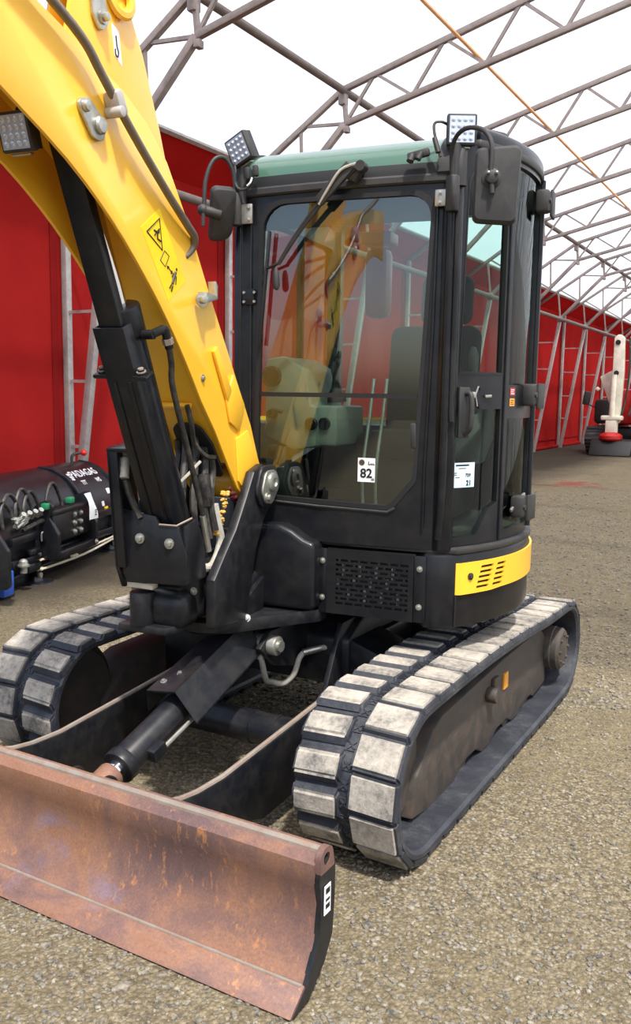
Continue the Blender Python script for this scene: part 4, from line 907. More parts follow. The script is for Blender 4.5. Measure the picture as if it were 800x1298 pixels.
def lights_and_mirrors():
    cam_dir = V(1.564, -3.98, 1.64)
    work_light('work_light', V(0.747, -0.60, 2.640), V(0.42, -1, -0.05), (0, 0, 1), 0.112, label='square work light above the door-side mirror')
    b = B(); b.cyl((0.728, -0.598, 2.46), (0.728, -0.598, 2.60), 0.024, n=16); b.cyl((0.728, -0.63, 2.34), (0.728, -0.63, 2.47), 0.026, n=18, bev=0.005)
    lp = part('mirror_bracket', b, M['plastic'])
    b = B(); b.box((0.692, -0.628, 2.393), (0.062, 0.012, 0.062), bev=0.004); pl = part('bracket_plate', b, M['zinc'], lp)
    for dz in (-0.018, 0.018):
        b = B(); b.hexbolt((0.682, -0.634, 2.393+dz), (0, -1, 0), 0.006, 0.008); link('plate_bolt', b.mesh(UP), M['zinc'], lp)
    b = B(); b.tube([(0.728, -0.64, 2.45), (0.728, -0.66, 2.54), (0.75, -0.70, 2.585), (0.80, -0.75, 2.60), (0.87, -0.80, 2.575), (0.908, -0.82, 2.52), (0.910, -0.824, 2.42)], 0.0085, 10, 6); mr = part('mirror_arm', b, M['plastic'])
    # rear-view mirror seen from behind: rounded housing
    f = V(0.30, -1, 0.0).normalized(); r = V(1, 0.30, 0).normalized(); c = V(0.930, -0.80, 2.385)
    Mx = plane_M(c, r, V(0.05, 0, 1))
    out = roundpoly([(-0.078, 0.125), (0.082, 0.135), (0.070, -0.135), (-0.082, -0.125)], [0.022]*4, 5)
    b = B(); t = bmesh.new()
    lo = []
    for sc, dz in ((0.0, 0.012), (0.55, 0.012), (0.92, 0.006), (1.0, -0.006), (1.0, -0.03), (0.95, -0.034), (0.0, -0.030)):
        lo.append([t.verts.new((x*max(sc, 1e-3), y*max(sc, 1e-3), dz)) for x, y in out])
    for A, C in zip(lo, lo[1:]):
        for j in range(len(A)): k = (j+1) % len(A); t.faces.new((A[j], A[k], C[k], C[j]))
    bmesh.ops.recalc_face_normals(t, faces=t.faces); b._in(t, 0, 0, 2, Mx); part('mirror', b, M['plastic'], mr, 'back of the black door-side mirror')
    b = B(); k = Mx @ V(-0.022, 0.02, 0.0); n3 = Mx.to_3x3() @ V(0, 0, 1)
    b.lathe([(0.034, 0.008), (0.034, 0.014), (0.024, 0.018), (0.022, 0.04), (0.012, 0.044)], k, n3, 20); b.cyl(k+n3*0.03+V(0, 0, -0.02), k+n3*0.03+V(0.003, 0, -0.055), 0.008, n=10); part('ball_joint', b, M['plastic'], mr)
    for dx in (-0.014, 0.014):
        b = B(); b.sphere(k+n3*0.046+Mx.to_3x3() @ V(dx, 0.012, 0), 0.006); part('joint_screw', b, M['zinc'], mr)
    # far-side lamp and mirror
    work_light('work_light', V(-0.165, -0.64, 2.640), V(-0.25, -1, -0.22), (-0.32, 0.1, 1), 0.115, label='square work light on the far front corner of the cab roof')
    b = B(); b.cyl((-0.165, -0.615, 2.38), (-0.165, -0.615, 2.60), 0.018, n=14); b.cyl((-0.185, -0.63, 2.34), (-0.185, -0.63, 2.47), 0.026, n=18, bev=0.005)
    lb = part('mirror_bracket', b, M['plastic'])
    b = B(); b.box((-0.140, -0.628, 2.385), (0.055, 0.012, 0.080), bev=0.004); part('bracket_plate', b, M['zinc'], lb)
    for dz in (-0.024, 0.024):
        b = B(); b.hexbolt((-0.128, -0.634, 2.385+dz), (0, -1, 0), 0.007, 0.008); part('plate_bolt', b, M['zinc'], lb)
    b = B(); b.tube([(-0.185, -0.64, 2.45), (-0.19, -0.655, 2.55), (-0.215, -0.68, 2.60), (-0.245, -0.72, 2.585), (-0.268, -0.745, 2.50), (-0.272, -0.75, 2.38)], 0.0085, 10, 6); ma = part('mirror_arm', b, M['plastic'])
    Mx = plane_M(V(-0.215, -0.70, 2.385), V(0.75, 0.65, 0.0), V(0.42, -0.2, 1))
    out = roundpoly([(-0.050, 0.095), (0.055, 0.095), (0.050, -0.115), (-0.045, -0.125)], [0.025, 0.025, 0.05, 0.02], 5)
    b = B(); t = bmesh.new(); lo = []
    for sc, dz in ((0.0, 0.02), (0.6, 0.018), (0.92, 0.008), (1.0, -0.008), (1.0, -0.035), (0.95, -0.038), (0.0, -0.034)):
        lo.append([t.verts.new((x*max(sc, 1e-3), y*max(sc, 1e-3), dz)) for x, y in out])
    for A, C in zip(lo, lo[1:]):
        for j in range(len(A)): k = (j+1) % len(A); t.faces.new((A[j], A[k], C[k], C[j]))
    bmesh.ops.recalc_face_normals(t, faces=t.faces); b._in(t, 0, 0, 2, Mx); part('mirror', b, M['plastic'], ma, 'back of the black far-side mirror')
    b = B(); b.cyl((-0.272, -0.752, 2.385), (-0.215, -0.71, 2.37), 0.022, n=14, bev=0.005); b.sphere((-0.274, -0.755, 2.385), 0.024); b.cyl((-0.268, -0.765, 2.37), (-0.268, -0.765, 2.32), 0.008, n=10); part('ball_joint', b, M['plastic'], ma)
    # lamp cables and plugs on the visor
    b = B(); b.tube([(0.70, -0.60, 2.66), (0.675, -0.625, 2.67), (0.650, -0.635, 2.66), (0.66, -0.64, 2.60), (0.68, -0.64, 2.54)], 0.0055, 6, 5); b.cyl((0.655, -0.642, 2.61), (0.672, -0.645, 2.555), 0.010, n=10); part('lamp_cable', b, M['hose'])
    b = B(); b.bar((0.555, -0.65, 2.545), (0.64, -0.65, 2.56), 0.03, 0.026, (0, -1, 0), 0.008); b.cyl((0.575, -0.66, 2.55), (0.57, -0.67, 2.525), 0.014, n=12); b.cyl((0.61, -0.66, 2.555), (0.60, -0.67, 2.53), 0.012, n=12); part('cable_plug', b, M['plastic'])
    b = B(); b.tube([(-0.205, -0.62, 2.61), (-0.185, -0.645, 2.56), (-0.18, -0.65, 2.50), (-0.15, -0.655, 2.478), (-0.11, -0.655, 2.49), (-0.095, -0.655, 2.53)], 0.0055, 6, 5); part('lamp_cable', b, M['hose'])
    b = B(); b.bar((-0.125, -0.652, 2.565), (-0.12, -0.652, 2.515), 0.022, 0.024, (0, -1, 0), 0.007); b.bar((-0.09, -0.652, 2.57), (-0.085, -0.652, 2.525), 0.022, 0.024, (0, -1, 0), 0.007); part('cable_plug', b, M['plastic'])
    b = B(); b.tube([(-0.10, -0.66, 2.52), (-0.105, -0.665, 2.50), (-0.12, -0.665, 2.488)], 0.004, 6, 4); part('cable_end', b, M['white'])
lights_and_mirrors()

def interior():
    b = B(); b.prism([(-0.15, 0.46), (-0.15, -0.56), (0.66, -0.56), (0.80, -0.40)]+arc(RD-0.05, -24, 20, 8)+[(0.74, 0.44)], 'z', 1.046, 1.075); part('cab_floor', b, M['plastic'])
    b = B(); b.box((0.42, 0.12, 1.22), (0.46, 0.44, 0.28), bev=0.04); part('seat_base', b, M['plastic'])
    b = B(); b.box((0.42, 0.08, 1.42), (0.48, 0.48, 0.13), bev=0.05, seg=3); st = part('seat', b, M['seat'])
    b = B(); b.box((0.42, 0.34, 1.72), (0.46, 0.13, 0.56), rot=(-8, 0, 0), bev=0.055, seg=3); part('backrest', b, M['seat'], st)
    b = B(); b.box((0.475, 0.36, 2.12), (0.26, 0.10, 0.24), rot=(-6, 0, 0), bev=0.045, seg=3); part('headrest', b, M['seat'], st)
    for x in (0.43, 0.53):
        b = B(); b.cyl((x, 0.37, 1.95), (x, 0.365, 2.05), 0.008, n=8); part('headrest_post', b, M['zinc'], st)
    # right-hand console seen through the lower left of the windshield
    b = B(); b.prism([(-0.15, 1.46), (-0.15, 1.80), (-0.06, 1.815), (0.05, 1.755), (0.075, 1.60), (0.10, 1.595), (0.10, 1.42), (0.0, 1.40)], 'y', -0.42, -0.05, bev=0.02, ang=20); cs = part('side_console', b, M['console'], None, 'pale beige console beside the seat')
    b = B(); b.box((0.12, -0.20, 1.51), (0.13, 0.36, 0.18), bev=0.02); part('console_box', b, M['console'], cs)
    for x, z, r, y in ((-0.115, 1.725, 0.046, -0.425), (0.078, 1.52, 0.028, -0.425), (0.125, 1.52, 0.028, -0.385)):
        b = B(); b.lathe([(r, -0.01), (r, 0.006), (r*0.88, 0.010), (r*0.82, 0.0), (0.0, -0.004)], (x, y, z), (0, -1, 0), 24)
        for k in range(4): b.box((x, y-0.002, z+r*(k-1.5)*0.38), (r*1.5, 0.004, r*0.10))
        part('air_vent', b, M['gasket'], cs)
    b = B(); b.box((-0.10, -0.37, 1.25), (0.10, 0.08, 0.34), bev=0.01); part('console_leg', b, M['plastic'], cs)
    b = B(); b.cyl((-0.10, -0.43, 1.56), (-0.10, -0.47, 1.56), 0.02, n=12); b.tube([(-0.10, -0.46, 1.56), (-0.08, -0.49, 1.58), (-0.03, -0.50, 1.57)], 0.009, 8, 4); part('console_lever', b, M['plastic'], cs)
    for x in (0.10, 0.74):
        b = B(); b.lathe([(0.05, 0), (0.04, 0.03), (0.02, 0.06), (0.012, 0.10), (0.02, 0.14), (0.024, 0.20), (0.012, 0.24), (0, 0.245)], (x, -0.18, 1.62), (0, -0.15, 1), 16); part('joystick', b, M['plastic'])
    b = B(); b.prism([(-0.30, 1.36), (-0.16, 1.36), (0.22, 1.56), (0.22, 1.68), (-0.18, 1.62)], 'x', 0.67, 0.80, bev=0.02); part('side_console', b, M['plastic'], None, 'dark console on the door side')
    for x in (0.30, 0.36):
        b = B(); b.tube([(x, -0.33, 1.08), (x, -0.36, 1.30), (x+0.02, -0.34, 1.55), (x+0.03, -0.32, 1.72)], 0.008, 8, 4); b.box((x, -0.40, 1.14), (0.05, 0.12, 0.02), rot=(20, 0, 0), bev=0.005); part('travel_lever', b, M['zinc'])
    b = B(); b.box((0.50, 0.43, 1.80), (0.24, 0.01, 0.3), bev=0.01); part('document_pouch', b, M['console'])
    b = B(); b.box((0.10, 0.40, 2.22), (0.13, 0.12, 0.35), bev=0.04); b.box((0.10, 0.40, 2.44), (0.16, 0.14, 0.06), bev=0.01); part('fire_extinguisher', b, M['red'], None, 'red extinguisher strapped to the rear post')
    b = B(); b.grid(lin(-0.095, -0.035, 12), lin(1.225, 1.295, 12), lambda x, z, d: (x, -0.585+d, z), 0.001)
    mesh = part('speaker_grille', b, M['wire'])
    # noise label stuck inside the lower windshield
    x, z = 0.405, 1.345; fyv = fy(x)+0.006
    b = B(); b.box((x, fyv, z), (0.074, 0.001, 0.098), bev=0); nl = part('noise_label', b, M['white'], None, 'white noise label on the lower windshield')
    MM = lambda dx, dz: plane_M((x+dx, fyv-0.0012, z+dz), (1, 0, 0), (0, 0, 1))
    text('lettering', '82', MM(0.0, -0.015), 0.052, M['ink'], nl, UP, bold=0.0012)
    text('lettering', 'L', MM(0.012, 0.028), 0.020, M['ink'], nl, UP, bold=0.0006); text('lettering', 'WA', MM(0.026, 0.024), 0.010, M['ink'], nl, UP, bold=0.0004)
    text('lettering', 'dB', MM(0.028, -0.038), 0.013, M['ink'], nl, UP)
    b = B(); b.lathe([(0.013, 0), (0.013, 0.0006), (0.010, 0.0006), (0.010, 0)], (x-0.02, fyv-0.0006, z+0.03), (0, -1, 0), 18); part('label_ring', b, M['pipe'], nl)
    # crash bars low in the cab door opening
    b = B(); b.tube([(0.62, -0.40, 1.10), (0.62, -0.42, 1.45), (0.62, -0.30, 1.60), (0.62, 0.0, 1.62)], 0.012, 8, 4); part('lock_lever', b, M['plastic'])
interior()

# ---------------------------------------------------------------- swing post, boom and boom cylinder
BX, BW = -0.165, 0.115                                            # boom centre line and half width
def swing_post():
    ear = [(-0.628, 1.275), (-0.66, 1.33), (-0.745, 1.36), (-0.83, 1.335), (-0.895, 1.24), (-0.985, 1.12), (-1.07, 1.04), (-1.16, 0.95), (-1.16, 0.76), (-0.90, 0.742), (-0.86, 0.84), (-0.80, 1.02), (-0.74, 1.12), (-0.66, 1.20)]
    sp = None
    for s in (1, -1):
        x0 = BX+s*(BW+0.012)
        b = B(); b.prism(ear, 'x', x0, x0+s*0.042, bev=0.010, ang=50)
        p = part('swing_post', b, M['black2'], None, 'black swing post cheek')
        if s > 0:
            b = B(); o = roundpoly([(-0.79, 1.185), (-0.84, 1.25), (-0.79, 1.355), (-0.665, 1.355), (-0.61, 1.27), (-0.70, 1.18)], [0.05, 0.05, 0.05, 0.05, 0.06, 0.05], 5)
            b.prism(o, 'x', x0+0.042, x0+0.058, bev=0.006, ang=50); part('pin_flange', b, M['black2'], p)
            b = B(); o = roundpoly([(-0.775, 1.20), (-0.81, 1.25), (-0.77, 1.335), (-0.68, 1.335), (-0.635, 1.27), (-0.71, 1.195)], [0.04, 0.04, 0.045, 0.045, 0.05, 0.04], 5)
            b.prism(o, 'x', x0+0.058, x0+0.068, bev=0.003, ang=50); part('pin_plate', b, M['zinc'], p, 'bright zinc pin keeper plate')
            b = B(); b.lathe([(0.040, 0.0), (0.040, 0.010), (0.030, 0.016), (0.018, 0.016), (0.016, 0.010), (0.0, 0.010)], (x0+0.066, -0.715, 1.285), (1, 0, 0), 24); part('pivot_pin', b, M['zinc'], p)
            b = B(); b.hexbolt((x0+0.066, -0.765, 1.225), (1, 0, 0), 0.014, 0.018); part('bolt', b, M['zinc'], p)
            b = B(); b.lathe([(0.062, 0.0), (0.062, 0.02)], (x0+0.040, -0.725, 1.28), (1, 0, 0), 28); part('pin_boss', b, M['black2'], p)
    # vertical swing hub
    b = B(); b.cyl((BX-0.015, -0.90, 0.75), (BX-0.015, -0.90, 1.02), 0.085, n=26, bev=0.008); b.box((BX, -1.02, 0.90), (0.20, 0.26, 0.24), bev=0.05, seg=4)
    b.box((BX, -0.86, 1.04), (0.2, 0.06, 0.12), bev=0.01); b.box((BX-0.05, -1.16, 0.83), (0.26, 0.16, 0.15), bev=0.055, seg=4)
    hb = part('swing_hub', b, M['black2'])
    b = B(); b.cyl((BX-0.10, -1.235, 0.77), (BX-0.10, -1.235, 0.90), 0.048, n=20, bev=0.006); b.prism([(BX-0.19, -1.27), (BX+0.02, -1.27), (BX+0.06, -1.14), (BX-0.19, -1.14)], 'z', 0.745, 0.775, bev=0.006); part('swing_cylinder_eye', b, M['black2'], hb)
    b = B(); b.box((BX-0.105, -1.235, 0.925), (0.115, 0.05, 0.022), rot=(0, 4, 8), bev=0.004); part('pin_keeper', b, M['cream'], hb, 'scuffed pale pin keeper')
    b = B(); b.cyl((BX-0.09, -1.235, 0.93), (BX-0.09, -1.235, 0.975), 0.017, n=12); b.tube([(BX-0.12, -1.24, 0.96), (BX-0.10, -1.245, 0.985), (BX-0.07, -1.245, 0.975), (BX-0.05, -1.245, 0.955)], 0.006, 6, 3); part('grease_fitting', b, M['zinc'], hb)
    b = B(); b.hexbolt((BX+0.075, -1.15, 0.90), (0, -1, 0), 0.010, 0.014); part('bolt', b, M['zinc'], hb)
    # front guard plates round the foot of the boom cylinder
    b = B(); b.prism([(-0.305, 0.985), (-0.285, 0.945), (-0.04, 0.955), (-0.03, 1.06), (-0.065, 1.17), (-0.145, 1.17), (-0.16, 1.20), (-0.305, 1.22)], 'y', -1.305, -1.290, bev=0.003); gp = part('guard_plate', b, M['black'])
    b = B(); b.prism([(-1.30, 0.955), (-1.30, 1.17), (-1.22, 1.19), (-1.17, 1.09), (-1.15, 0.96)], 'x', -0.047, -0.035, bev=0.003); part('guard_side', b, M['black'], gp)
    b = B(); b.tube([(-0.142, -1.308, 1.172), (-0.07, -1.308, 1.172), (-0.04, -1.25, 1.195)], 0.004, 6); part('worn_edge', b, M['edge'], gp, 'bare worn edge of the guard')
    b = B(); b.prism([(-1.36, 1.44), (-1.315, 1.00), (-1.28, 0.92), (-1.17, 0.92), (-1.17, 1.15), (-1.22, 1.46)], 'x', -0.330, -0.312, bev=0.004); b.prism([(-1.36, 1.445), (-1.22, 1.465), (-1.22, 1.45), (-1.36, 1.43)], 'x', -0.33, -0.235, bev=0.003)
    b.prism([(-1.36, 1.44), (-1.315, 1.00), (-1.30, 1.00), (-1.345, 1.44)], 'x', -0.33, -0.285, bev=0.003); part('hose_channel', b, M['black'], gp)
    for x, z in ((-0.225, 1.115), (-0.100, 1.105)):
        b = B(); b.hexbolt((x, -1.306, z), (0, -1, 0), 0.013, 0.016); part('bolt', b, M['zinc'], gp)
    b = B(); b.lathe([(0.018, 0), (0.018, 0.075), (0.009, 0.085), (0.009, 0.10)], (-0.275, -1.33, 1.335), (-0.18, 0.35, 1), 14); b2 = part('filter_bottle', b, M['greyhose'], gp, 'small grey bottle with orange tip')
    b = B(); b.tube([(-0.272, -1.325, 1.33), (-0.255, -1.315, 1.26), (-0.225, -1.305, 1.19)], 0.013, 8, 4); part('bottle_hose', b, M['hose'], gp)
    b = B(); b.cyl((-0.293, -1.296, 1.432), (-0.296, -1.290, 1.448), 0.009, n=10); part('orange_tip', b, M['amber'], gp, 'orange cap')
swing_post()

LOW = [(-2.75, 2.50), (-2.45, 2.485), (-2.20, 2.425), (-2.16, 2.40), (-1.90, 2.285), (-1.69, 2.155), (-1.52, 2.015), (-1.40, 1.90), (-1.27, 1.755), (-1.165, 1.62)]
FOOT = [(-1.055, 1.50), (-0.955, 1.37), (-0.875, 1.27), (-0.80, 1.215), (-0.71, 1.205), (-0.645, 1.26), (-0.655, 1.33)]
TOP = [(-0.685, 1.37), (-0.76, 1.52), (-0.95, 1.793), (-1.12, 2.035), (-1.25, 2.23), (-1.385, 2.40), (-1.50, 2.49), (-1.62, 2.545), (-1.80, 2.60), (-2.01, 2.655), (-2.30, 2.73), (-2.75, 2.80)]
def boom():
    outline = smooth_path([(0, a, c) for a, c in LOW], 3)
    low = [(p.y, p.z) for p in outline]
    prof = low+FOOT+TOP
    root = None
    b = B()
    for s in (1, -1): b.prism(prof, 'x', BX+s*(BW-0.012), BX+s*BW, bev=0.0025, ang=60)
    bm_ = part('boom', b, M['yellow'], None, 'yellow boom', ang=25)
    # underside and top plates set in between the side plates
    b = B()
    def strip(pts, off, t0):
        if off > 0.01:                     # the underside plate lies deep between the side plates where the rod eye sits
            def deep(y): q = min(1, max(0, (-1.34-y)/0.25)); return 0.014+0.15*q*q*(3-2*q)
            P2 = []
            for k, (a, c) in enumerate(pts):
                a0, c0 = pts[max(k-1, 0)]; a1, c1 = pts[min(k+1, len(pts)-1)]; d = V(0, a1-a0, c1-c0); n = V(0, -d.z, d.y).normalized()*deep(a)
                P2.append((a+n.y, c+n.z))
            pts = P2; off = 0.004
        for (a, c), (a2, c2) in zip(pts, pts[1:]):
            d = V(0, a2-a, c2-c); n = V(0, -d.z, d.y).normalized()*off
            p, q = V(BX, a, c)+n, V(BX, a2, c2)+n
            b.bar(p-d*0.02, q+d*0.02, 2*BW-0.024, t0, n)
    strip(low+FOOT[:2], 0.018, 0.012)
    part('boom_underside', b, M['yellow'], bm_)
    b = B()
    strip(TOP, 0.006, 0.014)
    part('boom_top', b, M['yellow'], bm_)
    b = B(); b.cyl((BX-BW-0.008, -0.725, 1.28), (BX+BW+0.008, -0.725, 1.28), 0.070, n=30, bev=0.004); part('foot_boss', b, M['yellow'], bm_)
    # stiffener patch on the near side of the foot and a weld bar on the underside
    xs = BX+BW
    b = B(); b.prism([(-0.93, 1.72), (-0.985, 1.62), (-0.955, 1.535), (-0.875, 1.50), (-0.83, 1.60)], 'x', xs, xs+0.010, bev=0.003); b.prism([(-0.98, 1.615), (-1.09, 1.80), (-1.065, 1.82), (-0.95, 1.66)], 'x', xs, xs+0.014, bev=0.003); part('foot_stiffener', b, M['yellow'], bm_)
    b = B(); b.prism([(-0.80, 1.50), (-0.90, 1.47), (-0.88, 1.30), (-0.80, 1.235), (-0.71, 1.22), (-0.66, 1.27), (-0.70, 1.37)], 'x', xs, xs+0.009, bev=0.003, ang=60); part('foot_plate', b, M['yellow'], bm_)
    b = B(); b.bar((BX-0.075, -1.150, 1.598), (BX+0.065, -1.150, 1.598), 0.016, 0.022, (0, -0.75, -0.65), 0.004); part('weld_bar', b, M['yellow'], bm_)
    # dark plate painting the shade inside the hose opening, hoses coming out
    c = V(BX+0.005, -1.035, 1.45); n = V(0, -0.80, -0.60).normalized(); u = V(0, -0.6, 0.8).normalized()
    out = roundpoly([(-0.062, 0.10), (0.055, 0.10), (0.085, 0.0), (0.085, -0.16), (-0.045, -0.16), (-0.065, -0.04)], [0.04, 0.05, 0.05, 0.02, 0.02, 0.03], 5)
    b = B(); t = bmesh.new(); A = [t.verts.new(c+V(1, 0, 0)*p[0]+u*p[1]+n*0.004) for p in out]; C = [t.verts.new(v.co-n*0.012) for v in A]
    t.faces.new(A); t.faces.new(C[::-1])
    for i in range(len(A)): t.faces.new((A[i], C[i], C[(i+1) % len(A)], A[(i+1) % len(A)]))
    bmesh.ops.recalc_face_normals(t, faces=t.faces); b._in(t); part('hose_opening_shade', b, M['gasket'], bm_, 'dark plate for the shaded hose opening')
    hoses = [((-0.06, 0.02), (-0.16, -1.18, 1.06)), ((-0.02, 0.05), (-0.12, -1.16, 1.04)), ((0.02, 0.04), (-0.09, -1.12, 1.05)), ((0.045, -0.01), (-0.075, -1.06, 1.09)), ((-0.04, -0.03), (-0.20, -1.16, 1.10)), ((0.06, -0.06), (-0.06, -1.04, 1.12))]
    for (px, pz), e in hoses:
        s = c+V(1, 0, 0)*px+u*pz+n*0.0
        b = B(); b.tube([s, s+n*0.035-u*0.06, V(*e).lerp(s, 0.45)+n*0.03, V(*e)], 0.015, 8, 5); part('hydraulic_hose', b, M['hose'], bm_)
    b = B(); b.tube([(BX+0.062, -1.175, 1.60), (BX+0.060, -1.14, 1.53), (BX+0.05, -1.10, 1.46), (BX+0.07, -1.06, 1.41), (BX+0.085, -1.01, 1.40)], 0.010, 8, 5); part('hydraulic_hose', b, M['hose'], bm_)
    b = B(); b.tube([(BX-0.02, -1.19, 1.27), (BX+0.03, -1.16, 1.32), (BX+0.075, -1.10, 1.39)], 0.006, 6, 4); part('thin_cable', b, M['greyhose'], bm_, 'thin pale green cable')
    b = B(); b.tube([(-0.07, -1.03, 1.22), (-0.062, -1.015, 1.14), (-0.058, -1.00, 1.075), (-0.058, -1.03, 1.015), (-0.058, -1.08, 0.985), (-0.060, -1.14, 0.99), (-0.065, -1.17, 1.015)], 0.017, 10, 5); part('sleeved_hose', b, M['greyhose'], bm_, 'pale grey sleeved hose')
    b = B(); b.box((BX+0.072, -1.065, 1.275), (0.05, 0.045, 0.13), rot=(0, -8, 0), bev=0.01); part('hose_block', b, M['hose'], bm_)
    rnd = random.Random(5); b = B()
    for k in range(60):
        q = rnd.random(); b.sphere((BX+BW-0.015+rnd.gauss(0, 0.007), -0.945-0.075*q+rnd.gauss(0, 0.010), 1.255-0.155*q+rnd.gauss(0, 0.008)), rnd.uniform(0.003, 0.0095), (1, 1.3, 0.8), 7, 5)
    part('grease_lump', b, M['grease'], bm_, 'squeezed out yellow grease', kind='stuff')
    b = B()
    for k in range(36): q = rnd.random(); b.sphere((BX+BW-0.012+rnd.gauss(0, 0.005), -0.81-0.11*q+rnd.gauss(0, 0.004), 1.205+0.06*q*q+rnd.gauss(0, 0.006)), rnd.uniform(0.006, 0.013), (0.8, 1.3, 0.8), 7, 5)
    part('grease_smear', b, M['redgrease'], bm_, 'dark red old grease', kind='stuff')
    # arm cylinder bracket on top of the boom with hook eye, sticker, bolt plate
    br = [(-1.16, 2.15), (-1.22, 2.33), (-1.30, 2.53), (-1.40, 2.74), (-1.46, 2.83), (-1.50, 2.95), (-1.64, 2.98), (-1.74, 2.90), (-1.80, 2.66), (-1.60, 2.50), (-1.40, 2.36)]
    for xo in (-0.015, -0.085):
        b = B(); b.prism(br, 'x', BX+xo-0.012+0.05, BX+xo+0.05, bev=0.004, ang=50); bk = part('cylinder_bracket', b, M['yellow'], None, 'yellow bracket plate on top of the boom')
        if xo == -0.015:
            xf = BX+xo+0.05
            b = B(); b.lathe([(0.045, -0.012), (0.060, -0.008), (0.066, 0.002), (0.060, 0.012), (0.045, 0.016), (0.032, 0.010), (0.030, 0.0), (0.036, -0.008)], (xf+0.006, -1.535, 2.86), (1, -0.15, 0.1), 22); part('lifting_hook_eye', b, M['yellow'], bk)
            b = B(); o = roundpoly([(-1.70, 2.93), (-1.645, 2.90), (-1.60, 2.76), (-1.645, 2.72), (-1.68, 2.76)], 0.02, 4); b.prism(o, 'x', xf, xf+0.014, bev=0.003, ang=50); kp = part('keeper_plate', b, M['zinc'], bk, 'green grey zinc keeper plate')
            for yy, zz in ((-1.665, 2.86), (-1.638, 2.765)):
                b = B(); b.hexbolt((xf+0.014, yy, zz), (1, 0, 0), 0.014, 0.022); part('keeper_bolt', b, M['zinc'], bk)
            b = B(); b.prism([(-1.575, 2.775), (-1.535, 2.765), (-1.520, 2.665), (-1.560, 2.685)], 'x', xf, xf+0.001); part('hook_sticker', b, M['white'], bk, 'white sticker with a small hook sign')
            b = B(); P = [(xf+0.0022, -1.553, 2.745), (xf+0.0022, -1.548, 2.715), (xf+0.0022, -1.540, 2.70), (xf+0.0022, -1.545, 2.685), (xf+0.0022, -1.556, 2.69), (xf+0.0022, -1.557, 2.705)]
            b.tube(P, 0.0022, 5, 4); part('hook_sign', b, M['ink'], bk)
    b = B(); b.cyl((BX+0.055, -1.62, 2.88), (BX-0.07, -1.62, 2.88), 0.03, n=16); b.cyl((BX-0.008, -1.62, 2.88), (BX-0.008, -2.35, 2.98), 0.048, n=20, bev=0.004); b.cyl((BX-0.008, -2.35, 2.98), (BX-0.008, -2.7, 3.03), 0.025, n=16); part('arm_cylinder', b, M['black'])
    # keeper plate on the boom side
    b = B(); o = roundpoly([(-1.875, 2.455), (-1.815, 2.475), (-1.735, 2.425), (-1.745, 2.365), (-1.80, 2.37)], [0.025, 0.03, 0.03, 0.03, 0.03], 5); b.prism(o, 'x', xs, xs+0.012, bev=0.002, ang=50); kp = part('keeper_plate', b, M['zinc'], bm_, 'green grey zinc keeper plate')
    for yy, zz, rr in ((-1.835, 2.445, 0.017), (-1.770, 2.41, 0.026)):
        b = B(); b.lathe([(rr, 0), (rr, 0.010), (rr*0.8, 0.016), (0, 0.018)], (xs+0.010, yy, zz), (1, 0, 0), 20); part('keeper_bolt', b, M['zinc'], bm_)
    # steel oil pipe along the side with its clamp
    xp = xs+0.030
    b = B(); b.tube([(xp, -2.36, 2.80), (xp, -2.10, 2.70), (xp, -1.875, 2.615), (xp, -1.78, 2.545), (xp, -1.62, 2.42), (xp-0.005, -1.42, 2.29), (xp-0.01, -1.29, 2.215), (xp-0.015, -1.235, 2.185), (xp-0.03, -1.225, 2.15), (xp-0.04, -1.265, 2.115)], 0.0135, 12, 5); pp = part('oil_pipe', b, M['pipe'], bm_, 'grey steel oil pipe')
    b = B(); b.bar((xp-0.005, -1.725, 2.52), (xp-0.005, -1.690, 2.455), 0.055, 0.042, (0, 0.6, 0.8), 0.012); b.cyl((xp-0.03, -1.715, 2.46), (xp+0.028, -1.715, 2.46), 0.016, n=12, bev=0.003); part('pipe_clamp', b, M['galv'], bm_, 'pale pipe clamp')
    # light bracket on the back edge
    b = B(); b.prism([(-1.185, 2.005), (-1.185, 1.965), (-1.10, 1.985), (-1.10, 2.035), (-1.115, 2.05), (-1.108, 1.998)], 'x', xs+0.0, xs+0.035, bev=0.002); part('pipe_bracket', b, M['zinc'], bm_)
    b = B(); b.hexbolt((xs+0.02, -1.20, 1.975), (1, -0.5, 0), 0.016, 0.03); part('bolt', b, M['zinc'], bm_)
    b = B(); b.hexbolt((xs+0.001, -1.155, 1.70), (1, 0, 0), 0.009, 0.008); part('bolt', b, M['zinc'], bm_)
    # yellow warning sticker
    st = [(-1.545, 2.165), (-1.435, 2.245), (-1.275, 2.03), (-1.385, 1.95)]
    b = B(); b.prism(st, 'x', xs, xs+0.0008); part('warning_sticker', b, paint('sticker_yellow', srgb(248, 206, 30), 0.4), bm_, 'bright yellow warning sticker')
    o0 = V(xs+0.0012, -1.49, 2.205); dn = V(0, 0.160, -0.215).normalized(); ac = V(0, 0.110, 0.080).normalized()
    Q = lambda a, d: o0+ac*a+dn*d
    def line(pts, r=0.0018, close=False, nm='warning_sign'):
        b = B(); b.tube(pts+([pts[0]] if close else []), r, 5); part(nm, b, M['ink'], bm_)
    tri = [Q(-0.046, 0.025), Q(0.046, 0.025), Q(0.0, 0.115)]; line(tri, 0.0026, True)
    line([Q(-0.006, 0.040), Q(0.008, 0.056), Q(-0.004, 0.072), Q(0.010, 0.088)], 0.0034); line([Q(-0.014, 0.056), Q(0.016, 0.052)], 0.0026); line([Q(0.014, 0.062), Q(0.024, 0.05)], 0.003)
    line([Q(-0.030, 0.135), Q(0.012, 0.122), Q(0.026, 0.150), Q(-0.016, 0.166)], 0.0016, True)
